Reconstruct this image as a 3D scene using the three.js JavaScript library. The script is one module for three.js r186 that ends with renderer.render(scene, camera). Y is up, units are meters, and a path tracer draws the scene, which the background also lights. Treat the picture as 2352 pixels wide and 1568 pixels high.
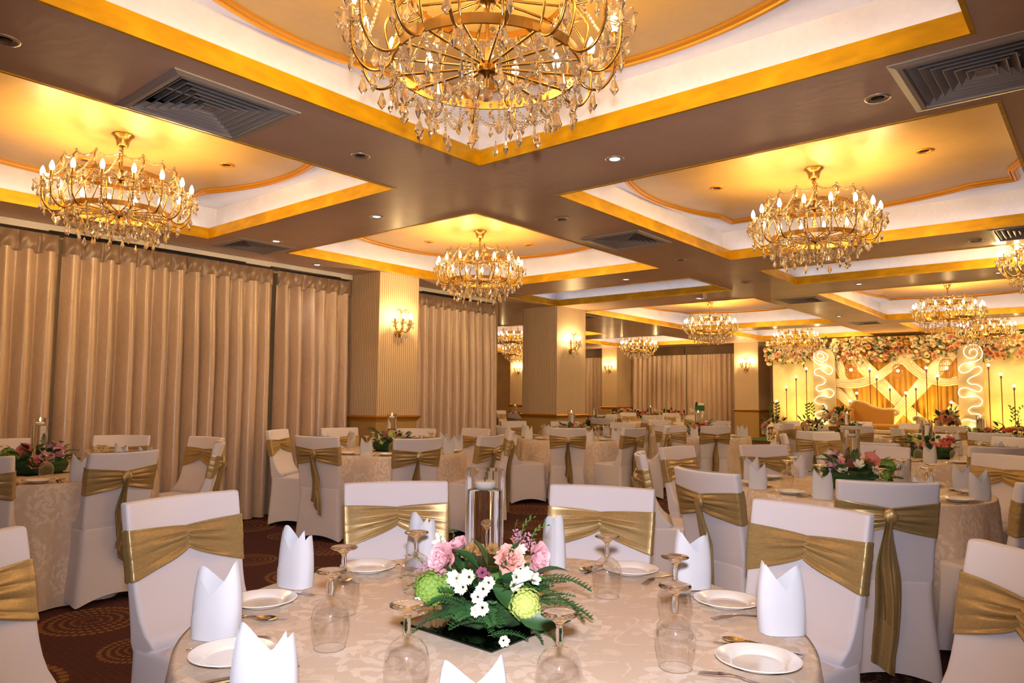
import * as THREE from 'three';
import { mergeGeometries } from 'three/addons/utils/BufferGeometryUtils.js';
import { RoundedBoxGeometry } from 'three/addons/geometries/RoundedBoxGeometry.js';
import { RectAreaLightUniformsLib } from 'three/addons/lights/RectAreaLightUniformsLib.js';
RectAreaLightUniformsLib.init();

// ---------- camera, exposure, large lights ----------
const scene = new THREE.Scene();
const renderer = new THREE.WebGLRenderer({ antialias: true });
renderer.toneMapping = THREE.LinearToneMapping;
renderer.toneMappingExposure = 1.06;
renderer.shadowMap.enabled = true;
const R = Math.PI / 180, EYE = 1.295;
const camera = new THREE.PerspectiveCamera(2 * Math.atan(784 / 1640) / R, 2352 / 1568, 0.05, 80);
{
  const yaw = -40.008 * R, pitch = 4.393 * R, roll = 0.656 * R;
  const f = new THREE.Vector3(Math.sin(yaw) * Math.cos(pitch), Math.sin(pitch), -Math.cos(yaw) * Math.cos(pitch));
  const r = new THREE.Vector3(Math.cos(yaw), 0, Math.sin(yaw)), u = new THREE.Vector3().crossVectors(r, f);
  const x = r.clone().multiplyScalar(Math.cos(roll)).addScaledVector(u, Math.sin(roll));
  const y = u.clone().multiplyScalar(Math.cos(roll)).addScaledVector(r, -Math.sin(roll));
  camera.quaternion.setFromRotationMatrix(new THREE.Matrix4().makeBasis(x, y, f.clone().negate()));
  camera.position.set(0, EYE, 0);
}
scene.add(camera);
scene.background = new THREE.Color(0x000000);
const WARM = new THREE.Color().setRGB(1, 0.635, 0.26), COOL = new THREE.Color().setRGB(0.86, 0.88, 1.0);
const K = { bulb: 0.8, far: 1.05, sconce: 0.8, led: 3.8, flash: 22, neon: 0.6, stage: 0.3 };
{ // the photographer's flash, on top of the camera
  const f = new THREE.SpotLight(new THREE.Color().setRGB(0.95, 0.92, 1.0), K.flash, 30, 46 * R, 0.6, 2);
  f.position.set(0.02, EYE + 0.13, 0.02); f.target.position.set(-6.4, 1.75, -7.6);
  f.castShadow = true; f.shadow.radius = 1.5; f.name = 'camera_flash'; scene.add(f, f.target);
}

// ---------- helpers ----------
let seed = 7;
const rnd = () => { seed = (seed * 1664525 + 1013904223) % 4294967296; return seed / 4294967296; };
const rr = (a, b) => a + (b - a) * rnd();
const V = (x, y, z) => new THREE.Vector3(x, y, z);
const lerp = (a, b, t) => a + (b - a) * t, clamp = (x, a, b) => Math.min(b, Math.max(a, x)), ss = (a, b, x) => { const t = clamp((x - a) / (b - a), 0, 1); return t * t * (3 - 2 * t); };
const taken = {};
const numbered = n => { const k = taken[n] = (taken[n] ?? -1) + 1; return k ? n + '_' + String(k).padStart(3, '0') : n; };
function mesh(name, geo, m, parent, pos) {
  const o = new THREE.Mesh(geo, m); o.name = name; o.castShadow = o.receiveShadow = true;
  if (pos) o.position.set(...pos);
  if (parent) parent.add(o);
  return o;
}
function tag(o, label, category, group) { o.name = numbered(o.name); o.userData.label = label; o.userData.category = category; if (group) o.userData.group = group; scene.add(o); return o; }
function thing(name, label, category, pos = [0, 0, 0], turn = 0, group) {
  const o = new THREE.Group(); o.name = name; o.position.set(...pos); o.rotation.y = turn; return tag(o, label, category, group);
}
function struct(o, label) { o.userData.kind = 'structure'; o.userData.label = label; o.userData.category = o.name.split('_')[0]; scene.add(o); return o; }
function dup(root, pos, turn, label, group) {
  const r = root.clone(); r.name = numbered(root.name.replace(/_\d{3}$/, '')); r.position.set(...pos); r.rotation.y = turn;
  r.userData = { ...root.userData }; if (label) r.userData.label = label; if (group) r.userData.group = group;
  scene.add(r); return r;
}
const clean = g => { g = g.index ? g.toNonIndexed() : g; for (const k of Object.keys(g.attributes)) if (!['position', 'normal', 'uv'].includes(k)) g.deleteAttribute(k);
  if (!g.attributes.uv) g.setAttribute('uv', new THREE.BufferAttribute(new Float32Array(g.attributes.position.count * 2), 2)); return g; };
const merge = list => mergeGeometries(list.map(clean));
const T = (g, x = 0, y = 0, z = 0) => g.translate(x, y, z);
function box(w, h, d, x = 0, y = 0, z = 0) { return T(new THREE.BoxGeometry(w, h, d), x, y, z); }
const bx = (x0, x1, y0, y1, z0, z1) => box(Math.abs(x1 - x0), Math.abs(y1 - y0), Math.abs(z1 - z0), (x0 + x1) / 2, (y0 + y1) / 2, (z0 + z1) / 2);
function metricUV(g, s = 1) { // uv in metres from position and the way a face points
  g = g.index ? g.toNonIndexed() : g; g.computeVertexNormals();
  const p = g.attributes.position, n = g.attributes.normal, uv = new Float32Array(p.count * 2);
  for (let i = 0; i < p.count; i++) {
    const ax = Math.abs(n.getX(i)), ay = Math.abs(n.getY(i)), az = Math.abs(n.getZ(i));
    const [u, v] = ay > ax && ay > az ? [p.getX(i), p.getZ(i)] : ax > az ? [p.getZ(i), p.getY(i)] : [p.getX(i), p.getY(i)];
    uv[2 * i] = u * s; uv[2 * i + 1] = v * s;
  }
  g.setAttribute('uv', new THREE.BufferAttribute(uv, 2)); return g;
}
function grid(nu, nv, fn, closedU = false) { // fn(u,v) -> [x,y,z]; smooth indexed surface with uv
  const pos = [], uv = [], idx = [];
  for (let j = 0; j <= nv; j++) for (let i = 0; i <= nu; i++) { const u = i / nu, v = j / nv; pos.push(...fn(u, v)); uv.push(u, v); }
  for (let j = 0; j < nv; j++) for (let i = 0; i < nu; i++) { const a = j * (nu + 1) + i, b = a + 1, c = a + nu + 1, d = c + 1; idx.push(a, b, d, a, d, c); }
  const g = new THREE.BufferGeometry(); g.setAttribute('position', new THREE.Float32BufferAttribute(pos, 3)); g.setAttribute('uv', new THREE.Float32BufferAttribute(uv, 2)); g.setIndex(idx); g.computeVertexNormals();
  if (closedU) { const n = g.attributes.normal; for (let j = 0; j <= nv; j++) { const a = j * (nu + 1), b = a + nu; const m = V(n.getX(a) + n.getX(b), n.getY(a) + n.getY(b), n.getZ(a) + n.getZ(b)).normalize(); n.setXYZ(a, m.x, m.y, m.z); n.setXYZ(b, m.x, m.y, m.z); } }
  return g;
}
const lathe = (pts, n = 24) => new THREE.LatheGeometry(pts.map(p => new THREE.Vector2(...p)), n);
const tube = (pts, r, n = 24, rs = 8, closed = false) => new THREE.TubeGeometry(new THREE.CatmullRomCurve3(pts.map(p => V(...p)), closed), n, r, rs, closed);
const rod = (a, b, r, n = 8, r2 = r) => { const A = V(...a), B = V(...b), d = B.clone().sub(A), g = new THREE.CylinderGeometry(r2, r, d.length(), n); g.applyQuaternion(new THREE.Quaternion().setFromUnitVectors(V(0, 1, 0), d.normalize())); return T(g, (A.x + B.x) / 2, (A.y + B.y) / 2, (A.z + B.z) / 2); };
const bear = (x, dist) => { const a = -40.008 * R + Math.atan((x - 1176) / 1640); return [Math.sin(a) * dist, -Math.cos(a) * dist]; }; // a pixel column gives a bearing on the floor plan

// ---------- noise and textures ----------
const hash = (x, y) => { let h = Math.imul(x, 374761393) + Math.imul(y, 668265263); h = Math.imul(h ^ (h >>> 13), 1274126177); return ((h ^ (h >>> 16)) >>> 0) / 4294967296; };
function vnoise(x, y, px, py) { const xi = Math.floor(x), yi = Math.floor(y), fx = x - xi, fy = y - yi, w = (a, p) => ((a % p) + p) % p, u = fx * fx * (3 - 2 * fx), v = fy * fy * (3 - 2 * fy);
  const h = (a, b) => hash(w(a, px), w(b, py)); return lerp(lerp(h(xi, yi), h(xi + 1, yi), u), lerp(h(xi, yi + 1), h(xi + 1, yi + 1), u), v); }
const fbm = (u, v, fx, fy = fx, oct = 4) => { let s = 0, a = 0.5, t = 0; for (let o = 0; o < oct; o++) { s += a * vnoise(u * fx, v * fy, fx, fy); t += a; a *= 0.5; fx *= 2; fy *= 2; } return s / t; };
function tex(n, fn, srgb = true, rx = 1, ry = 1) { // fn(u,v)->[r,g,b] 0..255
  const d = new Uint8Array(n * n * 4);
  for (let j = 0; j < n; j++) for (let i = 0; i < n; i++) { const c = fn(i / n, j / n), k = 4 * (j * n + i); if (c.length) { d[k] = c[0]; d[k + 1] = c[1]; d[k + 2] = c[2]; } else d[k] = d[k + 1] = d[k + 2] = c; d[k + 3] = 255; }
  const t = new THREE.DataTexture(d, n, n); t.wrapS = t.wrapT = THREE.RepeatWrapping; t.magFilter = THREE.LinearFilter; t.minFilter = THREE.LinearMipmapLinearFilter; t.generateMipmaps = true; t.repeat.set(rx, ry);
  if (srgb) t.colorSpace = THREE.SRGBColorSpace; t.needsUpdate = true; return t;
}
const gray = v => [v, v, v];
const S = hex => new THREE.Color(hex);
const std = (color, roughness = 0.6, o = {}) => new THREE.MeshPhysicalMaterial({ color, roughness, ...o });

// carpet: maroon pile with rings of gold dots
const carpetTex = tex(1024, (u, v) => {
  const n = fbm(u, v, 128, 128, 2) * 24 - 12, m = fbm(u, v, 6, 6, 3) * 14 - 7; let c = [66 + n + m, 18 + n * 0.5, 16 + n * 0.4], g = 0;
  for (const [cx, cy, s] of [[0.27, 0.3, 1], [0.77, 0.8, 0.8], [0.8, 0.27, 0.55], [0.25, 0.8, 0.62]]) {
    let dx = u - cx, dy = v - cy; dx -= Math.round(dx); dy -= Math.round(dy); const r = Math.hypot(dx, dy) / s, a = Math.atan2(dy, dx);
    for (let k = 1; k <= 5; k++) { const R0 = 0.045 * k, N = 8 + 6 * k, ds = 0.006 + 0.0028 * k; const aa = (a / (2 * Math.PI) * N), fa = (aa - Math.round(aa)) * 2 * Math.PI / N * r; if (Math.hypot(fa, r - R0) < ds * 0.8) g = Math.max(g, 1); }
  }
  const k2 = 40; const ax = u * k2, ay = v * k2; if (!g && Math.hypot(ax - Math.round(ax), ay - Math.round(ay)) < 0.16) g = 0.35;
  return [lerp(c[0], 124 + n, g), lerp(c[1], 84 + n, g), lerp(c[2], 46 + n, g)];
});
const pileTex = tex(256, (u, v) => 255 * fbm(u, v, 64, 64, 2), false);
// damask cloth: satin flourishes on a slightly darker ground
function damask(u, v) {
  let best = 0;
  for (const [cx, cy, fl] of [[0.25, 0.25, 1], [0.75, 0.75, -1]]) {
    let dx = u - cx, dy = v - cy; dx -= Math.round(dx); dy -= Math.round(dy); dx *= fl;
    const r = Math.hypot(dx, dy * 0.85), a = Math.atan2(dy, dx);
    const petal = 0.13 + 0.055 * Math.cos(a * 5 + 2.4 * Math.sin(r * 22)) + 0.02 * Math.cos(a * 14);
    const ring = 0.215 + 0.022 * Math.cos(8 * a), leaf = Math.abs(r - ring) < 0.02 + 0.016 * Math.cos(a * 16 + r * 60);
    if (r < petal && Math.cos(r * 75 - a * 2) > -0.55) best = 1; else if (leaf) best = 1;
  }
  const s = Math.sin(u * 2 * Math.PI * 2 + 2.2 * Math.sin(v * 2 * Math.PI * 2)), q = fbm(u, v, 14, 14, 3); if (!best && Math.abs(s) < 0.12) best = q > 0.42 ? 0.8 : 0; if (!best && q > 0.62) best = 0.5;
  return best * (0.75 + 0.25 * fbm(u, v, 40, 40, 2));
}
const damaskTex = tex(1024, (u, v) => { const d = damask(u, v), n = fbm(u, v, 180, 180, 2) * 8 - 4; return [lerp(205, 222, d) + n, lerp(186, 208, d) + n, lerp(168, 194, d) + n]; });
const damaskRough = tex(512, (u, v) => gray(lerp(215, 150, damask(u, v))), false);
const weave = tex(256, (u, v) => 128 + 60 * Math.sin(u * 2 * Math.PI * 64) * Math.sin(v * 2 * Math.PI * 64) + 40 * (fbm(u, v, 60, 60, 2) - 0.5), false);
const satinTex = tex(512, (u, v) => { const a = fbm(u, v, 128, 32, 2), b = fbm(u, v, 6, 3, 3), s = 0.92 + 0.07 * a + 0.04 * (b - 0.5); return [200 * s, 176 * s, 154 * s]; });
const satinRough = tex(512, (u, v) => gray(62 + 46 * fbm(u, v, 120, 30, 2) + 20 * fbm(u, v, 6, 4, 3)), false);
const stripeTex = tex(512, (u, v) => { const k = 0.5 + 0.5 * Math.cos(u * 2 * Math.PI * 16), n = fbm(u, v, 60, 60, 2) * 10 - 5, s = ss(0.25, 0.75, k); return [lerp(168, 208, s) + n, lerp(146, 186, s) + n, lerp(118, 156, s) + n]; });
const stripeBump = tex(512, (u, v) => gray(255 * ss(0.2, 0.8, 0.5 + 0.5 * Math.cos(u * 2 * Math.PI * 16))), false);
const wavyTex = tex(512, (u, v) => gray(120 + 110 * (fbm(u, v, 4, 10, 3) - 0.5) + 60 * (fbm(u, v, 40, 90, 2) - 0.5)), false);
const blotch = tex(512, (u, v) => { const s = 0.93 + 0.14 * (fbm(u, v, 5, 5, 4)) - 0.07 + 0.03 * (fbm(u, v, 80, 80, 2) - 0.5); return [255 * clamp(s, 0, 1), 255 * clamp(s, 0, 1), 255 * clamp(s, 0, 1)]; });
const goldLeaf = tex(512, (u, v) => { const s = 0.80 + 0.25 * fbm(u, v, 8, 20, 4); return [226 * Math.min(1, s), 176 * Math.min(1, s * 0.98), 6 * s]; });
const lameTex = tex(512, (u, v) => { const n = fbm(u, v, 240, 240, 1), g = n > 0.8 ? 30 : 0, s = 0.92 + 0.1 * fbm(u, v, 40, 60, 3); return [174 * s + g, 147 * s + g, 98 * s + g * 0.8]; });
const mossTex = tex(256, (u, v) => { const a = fbm(u, v, 40, 40, 3), b = fbm(u, v, 9, 9, 3); return [20 + 50 * a * b, 44 + 70 * a * b, 18 + 30 * a * b]; });

const M = {
  soffit: std(S(0xdcb9a2), 0.46, { map: blotch, bumpMap: wavyTex, bumpScale: 0.002, clearcoat: 0.15, clearcoatRoughness: 0.25 }),
  white: std(S(0xe2dcda), 0.7, { map: blotch }),
  panel: std(S(0xbf9b58), 0.42, { map: blotch, bumpMap: wavyTex, bumpScale: 0.001 }),
  gold: std(0xffffff, 0.42, { map: goldLeaf, metalness: 0.35 }),
  molding: std(S(0xc98a2a), 0.38, { metalness: 0.45 }),
  brass: std(S(0xb8914e), 0.26, { metalness: 1 }),
  brassDark: std(S(0x8a5f22), 0.32, { metalness: 1 }),
  crystal: std(S(0xfff4dc), 0.0, { transmission: 0.93, thickness: 0.02, ior: 1.56 }),
  bulb: std(0xffffff, 0.4, { emissive: new THREE.Color().setRGB(1, 0.84, 0.5), emissiveIntensity: 24 }),
  flame: std(0xffffff, 0.4, { emissive: new THREE.Color().setRGB(1, 0.75, 0.35), emissiveIntensity: 6 }),
  led: std(0xffffff, 0.5, { emissive: new THREE.Color().setRGB(0.85, 0.86, 1.0), emissiveIntensity: 3 }),
  downlight: std(0xffffff, 0.5, { emissive: new THREE.Color().setRGB(0.95, 0.95, 1.0), emissiveIntensity: 8 }),
  darkLens: std(S(0x1d1a18), 0.2, { metalness: 0.5 }),
  bezel: std(S(0xb9aaa0), 0.35, { metalness: 0.6 }),
  vent: std(S(0x9a9390), 0.45),
  duct: std(S(0x9da2a6), 0.45, { metalness: 0.6 }),
  carpet: std(0xffffff, 0.95, { map: carpetTex, bumpMap: pileTex, bumpScale: 0.003 }),
  wallpaper: std(0xffffff, 0.6, { map: stripeTex, bumpMap: stripeBump, bumpScale: 0.0012 }),
  wall: std(S(0xbfa079), 0.6, { map: blotch }),
  dado: std(S(0xb59358), 0.55, { map: blotch }),
  trim: std(S(0xb27b2c), 0.35, { metalness: 0.35 }),
  curtain: std(0xffffff, 1.0, { map: satinTex, roughnessMap: satinRough, metalness: 0.12, sheen: 0.35, sheenColor: S(0xd8c3a6), sheenRoughness: 0.5, side: THREE.DoubleSide }),
  curtainBand: std(S(0x8d7462), 0.32, {  side: THREE.DoubleSide }),
  cover: std(S(0xd6d1d8), 0.72, { bumpMap: weave, bumpScale: 0.0002, sheen: 0.25, sheenColor: S(0xffffff), side: THREE.DoubleSide }),
  sash: std(0xffffff, 0.38, { map: lameTex, metalness: 0.35, side: THREE.DoubleSide }),
  cloth: std(0xffffff, 0.9, { map: damaskTex, roughnessMap: damaskRough, side: THREE.DoubleSide }),
  napkin: std(S(0xc6c6cd), 0.85, { bumpMap: weave, bumpScale: 0.0002, side: THREE.DoubleSide }),
  china: std(S(0xf1ece6), 0.12, { clearcoat: 0.8, clearcoatRoughness: 0.05 }),
  steel: std(S(0xcfc9c4), 0.16, { metalness: 1 }),
  glass: std(0xffffff, 0.0, { transmission: 1, thickness: 0, ior: 1.7, side: THREE.DoubleSide }),
  glassSolid: std(0xffffff, 0.0, { transmission: 1, thickness: 0.02, ior: 1.5 }),
  water: std(0xffffff, 0.0, { transmission: 1, thickness: 0.1, ior: 1.33 }),
  wax: std(S(0xf7f2ea), 0.5, { }),
  mirror: std(S(0x3d4642), 0.04, { metalness: 1 }),
  mirrorEdge: std(S(0x0d0f10), 0.2),
  moss: std(0xffffff, 0.95, { map: mossTex }),
};
const waveRep = (m, k, r) => { if (m[k]) { m[k] = m[k].clone(); m[k].repeat.set(...r); m[k].needsUpdate = true; } };
for (const m of [M.soffit, M.panel, M.white, M.wall, M.dado]) waveRep(m, 'map', [0.5, 0.5]);
for (const m of [M.soffit, M.panel]) waveRep(m, 'bumpMap', [0.45, 0.45]);
waveRep(M.gold, 'map', [1.2, 1.2]); waveRep(M.carpet, 'map', [0.72, 0.72]); waveRep(M.carpet, 'bumpMap', [4, 4]);
waveRep(M.wallpaper, 'map', [2, 2]); waveRep(M.wallpaper, 'bumpMap', [2, 2]);
// ---------- the room ----------
const SO = 2.715, FH = 0.082, LEDGE = 0.128, UP = 3.04;
const X0 = -16.5, X1 = 4.2, Z0 = -18.3, Z1 = 2.6, WALLX = -7.04;
struct(mesh('floor', metricUV(bx(X0 - 0.2, X1 + 0.2, -0.12, 0, Z0 - 0.2, Z1 + 0.2)), M.carpet), 'maroon carpet floor with rings of gold dots');
// coffers: x0, x1, z0 (far), z1 (near), shaped panel?
const COF = [
  [-2.95, -0.345, -3.18, -0.62, 1], [-6.34, -3.73, -3.18, -0.62, 1], [0.44, 3.05, -3.18, -0.62, 1],
  [-6.34, -3.73, -6.97, -3.98, 1], [-2.95, -0.345, -6.97, -3.98, 1], [0.44, 3.05, -6.97, -3.98, 1],
  [-6.62, -3.76, -8.98, -7.75, 0], [-2.95, 2.25, -8.98, -7.75, 0],
  [-6.75, -3.79, -13.85, -9.8, 1], [-3.0, -0.4, -13.85, -9.9, 1], [0.4, 3.05, -13.85, -9.9, 1],
  [-6.4, -3.9, -17.0, -14.45, 1], [-2.95, -0.4, -17.0, -14.45, 1], [0.4, 3.05, -17.0, -14.45, 1],
  [-10.5, -7.75, -17.2, -14.6, 1], [-11.5, -8.6, -13.6, -10.9, 1], [-14.7, -12.0, -17.2, -14.6, 1],
  [-2.95, -0.345, 0.1, 2.2, 0], [-6.34, -3.73, 0.1, 2.2, 0], [0.44, 3.05, 0.1, 2.2, 0],
];
const VENTS = [
  [-3.41, -1.68, 0.64, 'square grey ceiling air vent with angled louvres beside the brass chandelier'], [-3.32, -5.55, 0.6, 'square ceiling air vent on the beam crossing in mid hall'], [-6.33, -3.62, 0.58, 'square ceiling air vent near the tops of the tall curtains'], [-0.37, -3.58, 0.62, 'grey ceiling air vent with small lamp reflections at the crossing of two beams'], [-0.45, -7.25, 0.6, 'ceiling air vent over the second row of coffers, by the few candle bulbs'], [-3.35, -10.43, 0.58, 'slatted ceiling air vent on the far beam before the stage'], [-6.5, -7.35, 0.55, 'small ceiling air vent above the end of the tall curtains'], [-7.2, -10.4, 0.55, 'ceiling air vent beyond the free-standing column'], [-3.4, -14.15, 0.52, 'small ceiling air vent near the flower garland']];
const ceiling = new THREE.Group(); ceiling.name = 'ceiling'; struct(ceiling, 'taupe coffered ceiling with gold fascias, white coves and gold-edged panels');
{
  const sh = new THREE.Shape([[X0, -Z1], [X1, -Z1], [X1, -Z0], [X0, -Z0]].map(p => new THREE.Vector2(...p)));
  for (const [a, b, c, d] of COF) { const h = new THREE.Path(); h.setFromPoints([[a, -d], [a, -c], [b, -c], [b, -d]].map(p => new THREE.Vector2(...p))); sh.holes.push(h); }
  for (const [x, z, s] of VENTS) { const q = s / 2 - 0.05, h = new THREE.Path(); h.setFromPoints([[x - q, -z - q], [x - q, -z + q], [x + q, -z + q], [x + q, -z - q]].map(p => new THREE.Vector2(...p))); sh.holes.push(h); }
  const g = new THREE.ExtrudeGeometry(sh, { depth: FH, bevelEnabled: false }); g.rotateX(-Math.PI / 2); T(g, 0, SO, 0);
  mesh('beam_soffit', metricUV(g), M.soffit, ceiling);
  mesh('ceiling_slab', metricUV(bx(X0 - 0.2, X1 + 0.2, UP, UP + 0.15, Z0 - 0.2, Z1 + 0.2)), M.white, ceiling);
}
function panelOutline(hx, hz) { // an eared rectangle whose sides swell outwards in arcs
  const pts = [], cx = 0.80 * hx, cz = 0.72 * hz, bxx = 0.945 * hx, bz = 0.865 * hz, ex = 0.74 * cx, ez = 0.76 * cz, N = 18;
  const arc = (f) => { for (let i = 0; i <= N; i++) pts.push(f(-1 + 2 * i / N)); };
  pts.push([cx, -cz]); arc(t => [cx + (bxx - cx) * (1 - t * t), t * ez]);
  pts.push([cx, cz]); arc(t => [-t * ex, cz + (bz - cz) * (1 - t * t)]);
  pts.push([-cx, cz]); arc(t => [-cx - (bxx - cx) * (1 - t * t), -t * ez]);
  pts.push([-cx, -cz]); arc(t => [t * ex, -cz - (bz - cz) * (1 - t * t)]);
  return pts;
}
function sweepClosed(pts, prof) { // a profile [out, up] carried round a flat outline with mitred corners
  const n = pts.length, m = prof.length, pos = [], idx = [];
  for (let i = 0; i < n; i++) {
    const a = pts[(i + n - 1) % n], b = pts[i], c = pts[(i + 1) % n];
    let d1 = new THREE.Vector2(b[0] - a[0], b[1] - a[1]).normalize(), d2 = new THREE.Vector2(c[0] - b[0], c[1] - b[1]).normalize();
    const n1 = new THREE.Vector2(d1.y, -d1.x), n2 = new THREE.Vector2(d2.y, -d2.x), nn = n1.clone().add(n2).normalize(), k = 1 / Math.max(0.5, nn.dot(n1));
    for (const [o, u] of prof) pos.push(b[0] + nn.x * o * k, u, b[1] + nn.y * o * k);
  }
  for (let i = 0; i < n; i++) for (let j = 0; j < m - 1; j++) { const a = i * m + j, b = ((i + 1) % n) * m + j; idx.push(a, b, b + 1, a, b + 1, a + 1); }
  const g = new THREE.BufferGeometry(); g.setAttribute('position', new THREE.Float32BufferAttribute(pos, 3)); g.setIndex(idx);
  const q = g.toNonIndexed(); q.computeVertexNormals(); return q;
}
COF.forEach(([a, b, c, d, shaped], i) => {
  const cf = new THREE.Group(); cf.name = 'coffer'; ceiling.add(cf);
  const t = 0.018, y0 = SO - 0.004, y1 = SO + FH + 0.012;
  for (const g of [bx(a, a + t, y0, y1, c, d), bx(b - t, b, y0, y1, c, d), bx(a + t, b - t, y0, y1, c, c + t), bx(a + t, b - t, y0, y1, d - t, d)]) mesh('gold_fascia', metricUV(g), M.gold, cf);
  const A = a - LEDGE, B = b + LEDGE, C = c - LEDGE, D = d + LEDGE, q0 = SO + FH, q1 = UP;
  for (const g of [bx(A - 0.04, A, q0, q1, C - 0.04, D + 0.04), bx(B, B + 0.04, q0, q1, C - 0.04, D + 0.04), bx(A, B, q0, q1, C - 0.04, C), bx(A, B, q0, q1, D, D + 0.04)]) mesh('cove_wall', metricUV(g), M.white, cf);
  const cx = (a + b) / 2, cz = (c + d) / 2;
  if (shaped) {
    const out = panelOutline((B - A) / 2, (D - C) / 2);
    const sh = new THREE.Shape(out.map(p => new THREE.Vector2(p[0], -p[1])));
    const g = new THREE.ExtrudeGeometry(sh, { depth: 0.012, bevelEnabled: false }); g.rotateX(-Math.PI / 2); T(g, cx, UP - 0.012, cz);
    mesh('ceiling_panel', metricUV(g), M.panel, cf);
    const prof = [[-0.03, 0], [-0.03, -0.016], [-0.018, -0.024], [-0.014, -0.016], [-0.006, -0.03], [0.004, -0.034], [0.010, -0.022], [0.018, -0.026], [0.026, -0.016], [0.03, 0]].map(([o, u]) => [o, u - 0.006]);
    const mo = sweepClosed(out, prof); T(mo, cx, UP - 0.002, cz); mesh('panel_molding', clean(mo), M.molding, cf);
  }
  // cool LED strips on the cove ledges
  if (i < 17) for (const [x0, x1, z0, z1] of [[a - 0.06, a - 0.045, c, d], [b + 0.045, b + 0.06, c, d], [a, b, c - 0.06, c - 0.045], [a, b, d + 0.045, d + 0.06]]) {
    mesh('led_strip', bx(x0, x1, SO + FH + 0.001, SO + FH + 0.009, z0, z1), M.led, cf);
    const w = Math.max(x1 - x0, 0.03), h = Math.max(z1 - z0, 0.03), l = new THREE.RectAreaLight(COOL, K.led, w, h); l.position.set((x0 + x1) / 2, SO + FH + 0.014, (z0 + z1) / 2); l.rotation.x = Math.PI / 2; l.name = 'led_strip_light'; scene.add(l);
  }
});
// walls
function wallBox(name, label, g, m = M.wall) { return struct(mesh(name, metricUV(g), m), label); }
wallBox('wall_left', 'plain wall behind the long satin curtains', bx(WALLX - 0.2, WALLX, 0, UP, -8.05, Z1));
wallBox('wall_left_return', 'short wall returning where the hall widens', bx(X0, WALLX - 0.2, 0, UP, -8.05, -7.85));
wallBox('wall_far_left', 'tan far side wall beyond the striped column', bx(X0 - 0.2, X0, 0, UP, Z0, -7.85));
wallBox('wall_far', 'tan end wall behind the gathered curtains and the stage', bx(X0, X1, 0, UP, Z0 - 0.2, Z0));
wallBox('wall_right', 'plain tan wall on the open side of the hall', bx(X1, X1 + 0.2, 0, UP, Z0, Z1));
wallBox('wall_back', 'plain tan wall behind the photographer', bx(WALLX, X1, 0, UP, Z1, Z1 + 0.2));
// pillars with a striped paper above a chair rail and a plain dado below
function pillar(name, label, x0, x1, z0, z1, rail, paper = M.wallpaper) {
  const o = thing(name, label, 'pillar', [(x0 + x1) / 2, 0, (z0 + z1) / 2]), w = x1 - x0, d = z1 - z0;
  const half = (y0, y1, e) => metricUV(new RoundedBoxGeometry(w + e, y1 - y0, d + e, 2, 0.004).translate(0, (y0 + y1) / 2, 0));
  mesh('papered_shaft', half(rail, SO, 0), paper, o);
  mesh('dado_panel', half(0, rail, 0.004), M.dado, o);
  const out = [[-w / 2, -d / 2], [w / 2, -d / 2], [w / 2, d / 2], [-w / 2, d / 2]];
  const pr = [[0, -0.05], [0.012, -0.05], [0.016, -0.03], [0.034, -0.012], [0.04, 0.0], [0.034, 0.014], [0, 0.016]];
  mesh('chair_rail', clean(T(sweepClosed(out, pr), 0, rail, 0)), M.trim, o);
  mesh('skirting', merge([T(sweepClosed(out, [[0, 0.0], [0.018, 0.0], [0.018, 0.09], [0.004, 0.105], [0, 0.105]]), 0, 0, 0)]), M.trim, o);
  return o;
}
pillar('wall_pillar', 'square pillar with fine striped wallpaper and gold rail between the tall curtains', WALLX + 0.005, -6.40, -5.86, -5.25, 1.045);
pillar('column', 'free-standing striped column with a brown dado in the middle of the hall', -7.26, -6.58, -9.72, -8.92, 1.01);
pillar('end_pillar', 'slim tan pillar with a wall lamp between the end curtains', -11.25, -10.75, Z0 + 0.01, -17.45, 1.02);
pillar('end_pillar', 'tan pillar with a wall lamp beside the flower stage', -7.32, -6.70, Z0 + 0.01, -17.5, 1.02);
pillar('end_pillar', 'tan pillar in the far side bay with a wall lamp', -14.75, -13.9, Z0 + 0.01, -17.5, 1.02);
// ---------- chandeliers ----------
const flatShade = g => { const q = clean(g); q.computeVertexNormals(); return q; };
const flat = g => { const q = clean(g); q.computeVertexNormals(); return q; };
const pendantGeo = (() => { const g = lathe([[0, 0], [0.004, -0.004], [0.0075, -0.016], [0.0165, -0.044], [0.0185, -0.05], [0.011, -0.063], [0, -0.078]], 8); g.scale(0.98, 0.92, 0.55); return flat(g); })();
const pendantSmall = (() => { const g = pendantGeo.clone(); g.scale(0.72, 0.62, 0.72); return g; })();
const ballGeo = flat(new THREE.IcosahedronGeometry(0.026, 1));
const beadG = (() => { const g = new THREE.OctahedronGeometry(0.0088, 0); g.scale(1, 1.2, 1); return flat(g); })();
function chain(a, b, sag, n) { // a string of cut beads from a to b
  const out = []; for (let i = 0; i <= n; i++) { const t = i / n; out.push(T(beadG.clone(), lerp(a[0], b[0], t), lerp(a[1], b[1], t) - sag * 4 * t * (1 - t), lerp(a[2], b[2], t))); } return merge(out);
}
const polar = (r, y, a) => [Math.cos(a) * r, y, -Math.sin(a) * r];
const NARM = 16, DA = 2 * Math.PI / NARM;
const bulbGeo = lathe([[0, 0], [0.011, 0.002], [0.0165, 0.02], [0.0155, 0.036], [0.0095, 0.055], [0.003, 0.069], [0, 0.071]], 12);
const candleGeo = lathe([[0, 0], [0.012, 0], [0.012, 0.05], [0.0095, 0.054], [0, 0.054]], 12);
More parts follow.
